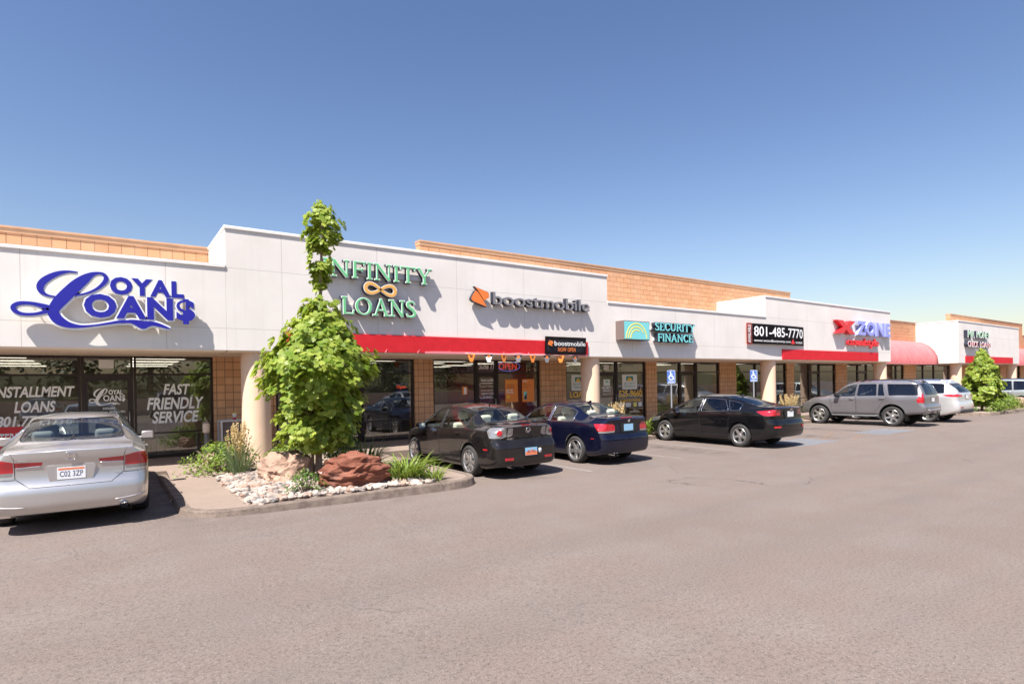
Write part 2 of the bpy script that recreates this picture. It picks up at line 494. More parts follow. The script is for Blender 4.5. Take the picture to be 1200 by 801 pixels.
    def emit(s, name, tagname, mats, parent, mode='both', out=None):
        t = 0 if tagname is None else s.tags.get(tagname, -1)
        fs = [f for f in s.bm.faces if f[s.lay] == t]
        if not fs: return None
        V, N, Fc = [], [], []
        for sg in ((1, -1) if mode == 'both' else ((1,) if mode == 'left' else (-1,))):
            mp = {}
            for f in fs:
                ix = []
                for v in f.verts:
                    if v not in mp:
                        if mode == 'both' and sg == -1 and v.co.y == 0 and ('m', v) in mp: pass
                        mp[v] = len(V); V.append((v.co.x, v.co.y*sg, v.co.z)); nn = v[s.nl]
                        N.append((nn[0], nn[1]*sg, nn[2]))
                    ix.append(mp[v])
                Fc.append(ix if sg == 1 else ix[::-1])
        me = bpy.data.meshes.new(name); me.from_pydata(V, [], Fc); me.update()
        for m in (mats if isinstance(mats, (list, tuple)) else [mats]): me.materials.append(m)
        me.polygons.foreach_set('use_smooth', [True]*len(me.polygons))
        me.normals_split_custom_set_from_vertices([Vector(n).normalized() if Vector(n).length > .1 else Vector((0,0,1)) for n in N])
        o = bpy.data.objects.new(name, me); COL.objects.link(o); o.parent = parent
        return o
    def line_side(s, mb, pts, r=.0045, close=False, step=.05, push=-.0015):
        """a thin line laid on the left side of the body along (x, z) points"""
        for seg in s._dense(pts, close, step): 
            P = [s.side(x, z, push) for x, z in seg]; s._tubes(mb, P, r)
    def line_back(s, mb, pts, r=.0045, close=False, step=.05, push=-.0015):
        for seg in s._dense(pts, close, step):
            P = [s.back(y, z, push) for y, z in seg]; s._tubes(mb, P, r)
    def _dense(s, pts, close, step):
        pts = list(pts)+([pts[0]] if close else []); out = []
        for a, b in zip(pts, pts[1:]):
            n = max(1, int(hypot(b[0]-a[0], b[1]-a[1])/step))
            out += [(a[0]+(b[0]-a[0])*i/n, a[1]+(b[1]-a[1])*i/n) for i in range(n)]
        out.append(pts[-1]); return [out]
    def _tubes(s, mb, P, r):
        run = []
        for p in P+[None]:
            if p is None or (run and (p-run[-1]).length > .16):
                if len(run) > 1: mb.tube(run, r, 6)
                run = [p] if p is not None else []
            else: run.append(p)
def mirror_y(o, name=None, parent=None):
    me = o.data.copy()
    for v in me.vertices: v.co.y *= -1
    me.flip_normals()
    c = bpy.data.objects.new(name or o.name.split('.')[0], me); COL.objects.link(c); c.parent = parent or o.parent
    return c

def make_wheel(S, parent, x, side):
    R, rr, w = S['R'], S['rim'], S.get('tw', .21)
    M = Matrix.Rotation(radians(-90), 4, 'X')
    hub = MB()
    hub.lathe([(0, w/2-.10), (rr-.03, w/2-.10), (rr-.03, w/2-.12), (0, w/2-.12)], 28, M)
    hub.lathe([(0, w/2-.07), (rr*.62, w/2-.07), (rr*.62, w/2-.095), (0, w/2-.095)], 28, M)
    o = hub.build('wheel', CM['hub'], parent, local=True)
    ty = MB(); ty.lathe([(rr-.004, w/2-.012), (rr+.012, w/2+.004), (rr+(R-rr)*.5, w/2+.012), (R-.022, w/2), (R-.004, w/2-.025), (R, w/2-.05), (R, -w/2+.05),
                         (R-.004, -w/2+.025), (R-.022, -w/2), (rr, -w/2)], 40, M)
    ty.build('tyre', CM['tyre'], o, local=True)
    rm = MB(); rm.lathe([(rr+.004, w/2-.006), (rr-.004, w/2+.001), (rr-.014, w/2-.006), (rr-.022, w/2-.03), (rr-.026, -w/2+.03)], 40, M)
    n, sw, tw = S.get('spokes', 5), S.get('sw', .05), S.get('twin', 0)
    dish = S.get('dish', .02)
    for i in range(n):
        for off in ((-tw, tw) if tw else (0,)):
            A = M @ Matrix.Rotation(2*pi*i/n+off+.3, 4, 'Z')
            r0, r1 = .035, rr-.012
            a0, a1 = sw*.55, sw*.5*S.get('flr', 1.25)
            h0, h1 = w/2-.012-dish, w/2-.014
            v = []
            for (r, a, h) in ((r0, a0, h0), ((r0+r1)/2, (a0+a1)/2*.92, (h0+h1)/2+.006), (r1, a1, h1)):
                v.append([rm.bm.verts.new(A @ Vector(q)) for q in ((r, -a, h-.03), (r, -a*.8, h), (r, a*.8, h), (r, a, h-.03))])
            for p, q in zip(v, v[1:]):
                for k in range(3): rm._faces([p[k], p[k+1], q[k+1], q[k]], [(0,1,2,3)])
    rm.lathe([(0, w/2-.008-dish+.012), (.03, w/2-.008-dish+.012), (.055, w/2-.012-dish), (.075, w/2-.03-dish)], 20, M)
    rm.build('rim', S.get('rimmat', CM['alloy']), o, local=True, smooth_angle=35)
    o.location = (x, side*(S['W']/2-S.get('inset', .012)-w/2), R)
    if side < 0: o.rotation_euler = (0, 0, pi)
    return o

def seat_mb(mb, x, y, w, h, back_h, lean=.2, z0=.28):
    mb.box(x-.02, x+.48, y-w/2, y+w/2, z0, z0+.18, .05)
    M = Matrix.Translation((x, y, z0+.12)) @ Matrix.Rotation(-lean, 4, 'Y')
    mb.box(-.13, 0, -w/2, w/2, 0, back_h, .05, M)
def head_mb(mb, x, y, z, w=.26, h=.19, lean=.2):
    M = Matrix.Translation((x, y, z)) @ Matrix.Rotation(-lean, 4, 'Y')
    mb.box(-.06, .05, -w/2, w/2, .04, .04+h, .045, M); mb.cbox((x, y-.06, z), (.012, .012, .1)); mb.cbox((x, y+.06, z), (.012, .012, .1))

def window_poly(c, w, margin_t, margin_b):
    xb0, xt0, xb1, xt1 = w
    n = 8
    bot = [(xb0+(xb1-xb0)*i/n, c.fbelt(xb0+(xb1-xb0)*i/n)+margin_b) for i in range(n+1)]
    top = [(xt1+(xt0-xt1)*i/n, c.edge(xt1+(xt0-xt1)*i/n)-margin_t) for i in range(n+1)]
    P = bot
    if xb1 > xt1+.05:      # run down along the windscreen pillar
        for i in range(1, 6):
            x = xb1+(xt1-xb1)*i/6; z = c.edge(x+.0)-margin_t-.0
            zb = c.fbelt(x)+margin_b
            if z > zb+.02: P = P+[(x, z)]
    P = P+top
    if xt0 > xb0+.05 and c.S.get('follow_rear', True) and w[0] == c.S['win'][-1][0]:
        for i in range(1, 6):
            x = xt0+(xb0-xt0)*i/6; z = c.edge(x)-margin_t; z = min(z, P[-1][1])
            if z > c.fbelt(x)+margin_b+.02: P = P+[(x, z)]
    return P

def build_car(S):
    c = Car(S); B = S['paint']; R = S['R']; wb = S['wb']
    root = thing(S['name'], S['label'], S['cat'], S['loc'], radians(90+S.get('turn', 0)), S.get('group'))
    root['label'] = S['label']
    up = lambda f: True
    # wheel arches
    for xa in (0, wb):
        ra = R+S.get('gap', .055)
        poly = [(xa+ra*cos(2*pi*i/28), R+.01+ra*sin(2*pi*i/28)) for i in range(28)]
        c.cut('hole', [('s', poly)], lambda f: f.calc_center_median().y > .3)
    # glass
    mt, mb_ = S.get('mt', .03), S.get('mb', .018)
    wins = []
    for i, w in enumerate(S['win']):
        P = round_poly(window_poly(c, w, mt, mb_), .035, 3); wins.append(P)
        c.cut('win%d' % i, [('s', P)], lambda f: f.calc_center_median().y > .25)
    rg = S['rglass']      # (z0, half width, z1, half width, xlimit)
    P = round_poly([(-.2, rg[0]), (rg[1], rg[0]), (rg[3], rg[2]), (-.2, rg[2])], .06)
    c.cut('rglass', [('r', P)], lambda f: f.calc_center_median().x < rg[4] and f.normal.x < .05 and f.calc_center_median().x > rg[5])
    fg = S['fglass']
    P = round_poly([(-.2, fg[0]), (fg[1], fg[0]), (fg[3], fg[2]), (-.2, fg[2])], .06)
    c.cut('fglass', [('r', P)], lambda f: f.calc_center_median().x > fg[4] and f.calc_center_median().x < fg[5] and f.normal.z > .2)
    # lamps
    for nm, lst in S['lamps'].items():
        for ry, sx in lst:
            xl = max(p[0] for p in sx)+.05
            c.cut(nm, [('r', ry), ('s', sx)], lambda f: f.calc_center_median().x < xl)
    if 'head' in S:
        c.cut('headlight', [('s', S['head'])], lambda f: f.calc_center_median().y > .3)
    if 'bumper' in S:
        c.cut('bumper', [('s', S['bumper'])])
    if 'trunk' in S:
        xl = S.get('trunk_x', -S['ro']+.5)
        c.cut('trunk', [('r', S['trunk'])], lambda f: f.calc_center_median().x < xl and f.normal.x < .5)
    doors = []
    for i, P in enumerate(S['doors']):
        c.cut('door%d' % i, [('s', P)], lambda f: f.calc_center_median().y > .25)
    if 'cladding' in S:
        c.cut('cladding', [('s', S['cladding'])], lambda f: f.calc_center_median().y > .3)
    body = c.emit('body', None, B, root)
    for i, w in enumerate(S['win']):
        g = CM['tint'] if i in S.get('tinted', ()) else CM['glass']
        for sd, sg in (('left', 1), ('right', -1)):
            wo = c.emit('side_window', 'win%d' % i, g, root, sd)
            if wo is None: continue
            tr = MB(); c.line_side(tr, wins[i], r=S.get('trim_r', .009), close=True, step=.04, push=.0)
            if sg < 0:
                for v in tr.bm.verts: v.co.y *= -1
            tr.build('window_trim', S.get('trimmat', CM['black']), wo, local=True)
    rgo = c.emit('rear_window', 'rglass', CM['tint'] if S.get('tint_rear') else CM['glass'], root)
    c.emit('windshield', 'fglass', CM['glass'], root)
    for nm in S['lamps']:
        m = S['lampmat'].get(nm, CM['red'])
        if S['lampkind'].get(nm) == 'mid': c.emit(nm, nm, m, root)
        else:
            for sd in ('left', 'right'): c.emit(nm, nm, m, root, sd)
    if 'head' in S:
        for sd in ('left', 'right'): c.emit('headlight', 'headlight', CM['head'], root, sd)
    if 'bumper' in S: c.emit('rear_bumper', 'bumper', S.get('bumpermat', B), root)
    if 'trunk' in S: trunk = c.emit(S.get('trunk_name', 'trunk_lid'), 'trunk', B, root)
    else: trunk = body
    if 'cladding' in S: c.emit('side_cladding', 'cladding', S['claddingmat'], root)
    for i, P in enumerate(S['doors']):
        for sd in ('left', 'right'):
            d = c.emit(S.get('door_names', ('front_door', 'rear_door'))[i], 'door%d' % i, B, root, sd)
            if d is None: continue
            sg = 1 if sd == 'left' else -1
            if i < len(S['handles']):
                hx, hz = S['handles'][i]
                p = c.side(hx, hz)
                h = MB(); h.tube([(hx+.10, p.y*1+.004, hz), (hx+.075, p.y+.035, hz+.004), (hx-.06, p.y+.036, hz+.006), (hx-.10, p.y+.004, hz+.006)], [.008, .012, .013, .008], 8)
                if sg < 0:
                    for v in h.bm.verts: v.co.y *= -1
                h.build('handle', S.get('handlemat', B), d, local=True)
    # seams, window frames, trims
    sm = MB()
    for P in S['doors']: c.line_side(sm, P, close=True)
    for L in S.get('seams', []): c.line_side(sm, L)
    for L in S.get('bseams', []): c.line_back(sm, L)
    bmesh.ops.duplicate(sm.bm, geom=sm.bm.verts[:]+sm.bm.edges[:]+sm.bm.faces[:])
    n = len(sm.bm.verts)//2; sm.bm.verts.ensure_lookup_table()
    for v in list(sm.bm.verts)[n:]: v.co.y *= -1
    sm.build('panel_gap', CM['gap'], body, local=True)
    if rgo:
        fr = MB(); P = [(-rg[1], rg[0]), (rg[1], rg[0]), (rg[3], rg[2]), (-rg[3], rg[2])]
        P = [(abs(y), z) for y, z in round_poly(P, .06)][0:]
        pts = [c.back(max(y, .0), z, .0) for y, z in s_dense(round_poly([(0, rg[0]), (rg[1], rg[0]), (rg[3], rg[2]), (0, rg[2])], .06))]
        pts = [p for p in pts if p is not None]
        c._tubes(fr, pts, .008)
        n = len(fr.bm.verts)
        bmesh.ops.duplicate(fr.bm, geom=fr.bm.verts[:]+fr.bm.edges[:]+fr.bm.faces[:])
        for v in list(fr.bm.verts)[n:]: v.co.y *= -1
        fr.build('seal', CM['black'], rgo, local=True)
    # wheel wells, floor
    ww = MB()
    for xa in (0, wb):
        ra = R+S.get('gap', .055)+.004
        for sg in (1, -1):
            ring = []
            for i in range(15):
                a = radians(-22+224*i/14); x = xa+ra*cos(a); z = R+.01+ra*sin(a)
                yo = min(c.w_at(x)*.985, S['W']/2)-.012; ring.append((x, yo, z))
            o1 = [ww.bm.verts.new((x, sg*y, z)) for x, y, z in ring]; i1 = [ww.bm.verts.new((x, sg*(y-.36), z)) for x, y, z in ring]
            for i in range(14): ww._faces([o1[i], o1[i+1], i1[i+1], i1[i]], [(0,1,2,3)], True)
            ww._faces(i1, [tuple(range(15))])
    ww.box(-.3, wb+.3, -S['W']*.36, S['W']*.36, c.fbot(1)-.03, c.fbot(1)+.02)
    ww.tube([(-.0, -.7, R), (0, .7, R)], .04); ww.tube([(wb, -.7, R), (wb, .7, R)], .035)
    ww.build('wheel_well', CM['under'], root, local=True)
    for x in (0, wb):
        for sd in (1, -1): make_wheel(S, root, x, sd)
    # cabin
    cab = MB(); zf = S.get('floor', .3); wi = S['W']/2-.14
    cab.box(S['cab'][0], S['cab'][1], -wi, wi, zf-.04, zf)
    zp = S['shelf'][2]
    cab.box(S['shelf'][0], S['shelf'][1], -wi+.06, wi-.06, zp-.05, zp)
    xd = S['dash'];
    cab.box(xd, xd+.45, -wi+.06, wi-.06, zf+.3, S['zdash'], .05)
    ow = cab.build('cabin_floor', CM['dark'], root, local=True)
    st = MB(); M = Matrix.Translation((xd-.16, .36, S['zdash']-.02)) @ Matrix.Rotation(radians(65), 4, 'Y')
    prof = [(.175+.015*cos(2*pi*i/6), .015*sin(2*pi*i/6)) for i in range(6)]
    st.lathe(prof, 20, M, close=True); st.box(-.17, .17, -.02, .02, -.01, .01, 0, M)
    st.build('steering_wheel', CM['dark'], root, local=True)
    for (x, y, w, bh) in S['seats']:
        q = MB(); seat_mb(q, x, y, w, .2, bh, z0=zf-.02)
        so = q.build('seat', S['seatmat'], root, local=True)
        hd = MB()
        for yy in ((y,) if w < .7 else (y-w*.3, y+w*.3)): head_mb(hd, x-.03-bh*.2, yy, zf+.1+bh)
        hd.build('headrest', S['seatmat'], so, local=True)
    mr = MB(); xm, zm = S['mirror']; p = c.side(xm, zm)
    mr.box(xm-.06, xm+.10, p.y+.06, p.y+.25, zm-.01, zm+.125, .03); mr.box(xm-.0, xm+.06, p.y-.03, p.y+.1, zm-.01, zm+.03, .008)
    mo = mr.build('side_mirror', S.get('mirrormat', B), root, local=True)
    mg = MB(); mg.box(xm-.064, xm-.058, p.y+.075, p.y+.235, zm+.005, zm+.11)
    mgo = mg.build('mirror_glass', CM['mirror'], mo, local=True)
    mo2 = mirror_y(mo, 'side_mirror'); mirror_y(mgo, 'mirror_glass', mo2)
    # number plate
    if 'plate' in S:
        y, z, colr, txt = S['plate']; p = c.back(y, z); q = c.back(y, z+.07)
        xx = min(p.x, q.x)-.012
        rw, rh = S.get('recess', (.19, .09)); h = MB(); h.prism(round_poly([(-rw*.86, -rh), (rw*.86, -rh), (rw, rh), (-rw, rh)], .03), -.008, p.x+.05-xx, Matrix.Translation((xx+.009, y, z)) @ Matrix.Rotation(radians(-90), 4, 'Z'))
        ho = h.build('plate_recess', CM['black'] if S.get('dark_recess', 1) else B, trunk, local=True)
        pl = MB(); pl.box(xx-.004, xx, y-.152, y+.152, z-.076, z+.076)
        po = pl.build('number_plate', CM[colr], root, local=True)
        if txt:
            tx = MB(); Mx = Matrix.Translation((xx-.005, y, z)) @ Matrix.Rotation(radians(-90), 4, 'Z')
            add_text(tx, txt, -.125, .125, -.045, .025, 0, 0, offset=.01, M=Mx)
            tx.mat(1); tx.box(-.14, .14, -.0005, .0, .042, .066, 0, Mx)
            tx.build('plate_text', [CM['ink'], CM['plateo']], po, local=True)
    for fn in S.get('extras', []): fn(c, root, body, trunk)
    return root
def s_dense(poly, step=.05):
    out = []
    for a, b in zip(poly, poly[1:]+poly[:1]):
        n = max(1, int(hypot(b[0]-a[0], b[1]-a[1])/step))
        out += [(a[0]+(b[0]-a[0])*i/n, a[1]+(b[1]-a[1])*i/n) for i in range(n)]
    return out+[out[0]]
def rect(y0, y1, z0, z1): return [(y0, z0), (y1, z0), (y1, z1), (y0, z1)]
def ex_exhaust(y, z, r=.032, x=None, two=False):
    def f(c, root, body, trunk):
        e = MB(); xb = c.x0-.015 if x is None else x
        for yy in ((y, y-.085) if two else (y,)):
            e.tube([(xb+.5, yy, z+.01), (xb+.12, yy, z), (xb, yy, z-.004)], r, 14, caps=False)
            e.tube([(xb, yy, z-.004), (xb+.12, yy, z)], r*.85, 14, caps=False); e.mat(1); e.lathe([(0, 0), (r*.86, 0)], 14, Matrix.Translation((xb+.05, yy, z)) @ Matrix.Rotation(radians(90), 4, 'Y')); e.mat(0)
        e.build('exhaust', [CM['chrome'], CM['gap']], root, local=True)
    return f
def ex_reflector(y, z, w=.16, h=.035, matn='redd', both=True):
    def f(c, root, body, trunk):
        for sg in ((1, -1) if both else (1,)):
            e = MB(); p = c.back(y, z); q = c.back(y+w/2, z); r_ = c.back(y-w/2, z)
            x1 = q.x if q else p.x; x0 = r_.x if r_ else p.x
            ang = atan2(x1-x0, w)
            M = Matrix.Translation((p.x-.004, sg*y, z)) @ Matrix.Rotation(-sg*ang, 4, 'Z')
            e.box(-.008, .02, -w/2, w/2, -h/2, h/2, .006, M); e.build('reflector', CM[matn], root, local=True)
    return f
def ex_badge(z, r=.045, style='ring', matn='chrome', y=0):
    def f(c, root, body, trunk):
        e = MB(); p = c.back(y, z); q = c.back(y, z+.03)
        tilt = atan2(q.x-p.x, .03)
        M = Matrix.Translation((p.x-.006, y, z)) @ Matrix.Rotation(tilt, 4, 'Y') @ Matrix.Rotation(radians(-90), 4, 'Z')
        if style in ('ring', 'wing'):
            pr = [(r+.006*cos(2*pi*i/6), .006*sin(2*pi*i/6)) for i in range(6)]
            A = M @ Matrix.Rotation(radians(90), 4, 'X')
            e.lathe(pr, 24, A @ Matrix.Scale(1.0, 4), close=True)
            if style == 'wing':
                for sg in (1, -1): e.strip([(sg*r*.95, r*.35), (sg*r*.5, r*.1), (0, -r*.4)], [(sg*r*.85, r*.0), (sg*r*.45, -r*.2), (0, -r*.75)], -.006, .004)
                for v in e.bm.verts[-24:]: v.co = M @ v.co
        elif style == 'h':
            for poly in ([(-r, -r*.8), (-r*.55, -r*.8), (-r*.3, r*.8), (-r*1.0, r*.8)],): pass
            for k, (a, b, cc, d) in enumerate(((-1.0, -.72, -1.15, -.85), (.72, 1.0, .85, 1.15))):
                pass
            e.strip([(-r*.75, -r*.7), (-r*.82, r*.7)], [(-r*.45, -r*.7), (-r*.45, r*.7)], -.004, .004)
            e.strip([(r*.45, -r*.7), (r*.45, r*.7)], [(r*.75, -r*.7), (r*.82, r*.7)], -.004, .004)
            e.strip([(-r*.5, -r*.12), (r*.5, -r*.12)], [(-r*.5, r*.14), (r*.5, r*.14)], -.0035, .0035)
            ring = round_poly([(-r*.95, -r*.95), (r*.95, -r*.95), (r*1.15, r*.95), (-r*1.15, r*.95)], r*.4)
            A = [Vector((a, -.002, b)) for a, b in ring]; e.tube(A+[A[0]], .005, 6)
            for v in e.bm.verts: v.co = M @ v.co
        elif style == 'disc':
            e.lathe([(0, .008), (r*.8, .006), (r, 0)], 20, M @ Matrix.Rotation(radians(90), 4, 'X'))
        elif style == 'bow':
            e.prism([(-r*1.4, -r*.3), (r*1.4, -r*.3), (r*1.4, r*.3), (-r*1.4, r*.3)], -.006, .003, M); e.prism([(-r*.45, -r*.55), (r*.4, -r*.55), (r*.45, r*.55), (-r*.4, r*.55)], -.007, .003, M)
        e.build('badge', CM[matn], trunk, local=True)
    return f
def ex_text(txt, y, z, w, h, shear=.2, matn='chrome'):
    def f(c, root, body, trunk):
        e = MB(); p = c.back(abs(y), z); M = Matrix.Translation((p.x-.004, y, z)) @ Matrix.Rotation(radians(-90), 4, 'Z')
        add_text(e, txt, -w/2, w/2, -h/2, h/2, 0, .004, offset=.01, shear=shear, M=M)
        e.build('lettering', CM[matn], trunk, local=True)
    return f
def ex_brakelight(z, w=.3, h=.03):
    def f(c, root, body, trunk):
        e = MB(); p = c.back(0, z); e.box(p.x-.008, p.x+.03, -w/2, w/2, z-h/2, z+h/2, .005); e.build('brake_light', CM['redd'], trunk, local=True)
    return f
def ex_spoiler(z, w, depth=.1, x=0):
    def f(c, root, body, trunk):
        e = MB(); P = []
        for i in range(13):
            y = w*(i/6-1); p = c.back(abs(y), z); P.append((p.x-.035+.0*x, y, z))
        n = len(P); 
        rows = []
        for dx, dz in ((.012, -.02), (-.012, .004), (.0, .02), (.10, .022), (.13, -.01)):
            rows.append([e.bm.verts.new((p[0]+dx, p[1], p[2]+dz)) for p in P])
        for a, b in zip(rows, rows[1:]+rows[:1]):
            for i in range(n-1): e._faces([a[i], a[i+1], b[i+1], b[i]], [(0,1,2,3)], True)
        for i in (0, n-1): e._faces([r[i] for r in rows], [(0,1,2,3,4)])
        e.build('spoiler', c.S['paint'], root, local=True, smooth_angle=50)
    return f
def ex_fin(x, matn='black', tall=.0):
    def f(c, root, body, trunk):
        e = MB(); p = c.topz(x, 0)
        if tall: e.tube([(x, 0, p.z-.01), (x-.06, 0, p.z+tall*.5), (x-.14, 0, p.z+tall)], [.012, .006, .004], 8)
        else: e.prism([(x-.10, p.z-.02), (x+.10, p.z-.02), (x-.02, p.z+.035), (x-.09, p.z+.055)], -.018, .018)
        e.build('antenna', CM[matn] if matn in CM else c.S['paint'], root, local=True)
    return f
def ex_rails(x0, x1, y, matn='black', h=.06, bars=()):
    def f(c, root, body, trunk):
        for sg in (1, -1):
            e = MB(); P = []
            for i in range(9):
                x = x0+(x1-x0)*i/8; p = c.topz(x, y); P.append((x, sg*y, p.z+h*(min(1, i*1.5, (8-i)*1.5))-.005))
            e.tube(P, .02, 8); e.build('roof_rail', CM[matn], root, local=True)
        for x in bars:
            e = MB(); p = c.topz(x, y); e.tube([(x, -y, p.z+h), (x, y, p.z+h)], .016, 8); e.build('roof_bar', CM[matn], root, local=True)
    return f
def ex_flap(x, z):
    def f(c, root, body, trunk):
        for sg in (1, -1):
            e = MB(); y = c.w_at(x)-.05; e.box(x-.02, x, sg*y-.14, sg*y+.03, z, z+.28, .006); e.build('mud_flap', CM['black'], root, local=True)
    return f
def ex_step(x0, x1, z):
    def f(c, root, body, trunk):
        for sg in (1, -1):
            e = MB(); y = sg*(c.W-.02); e.tube([(x0, y-sg*.1, z+.04), (x0+.06, y, z), (x1-.06, y, z), (x1, y-sg*.1, z+.04)], .035, 10); e.build('running_board', CM['plastic'], root, local=True)
    return f
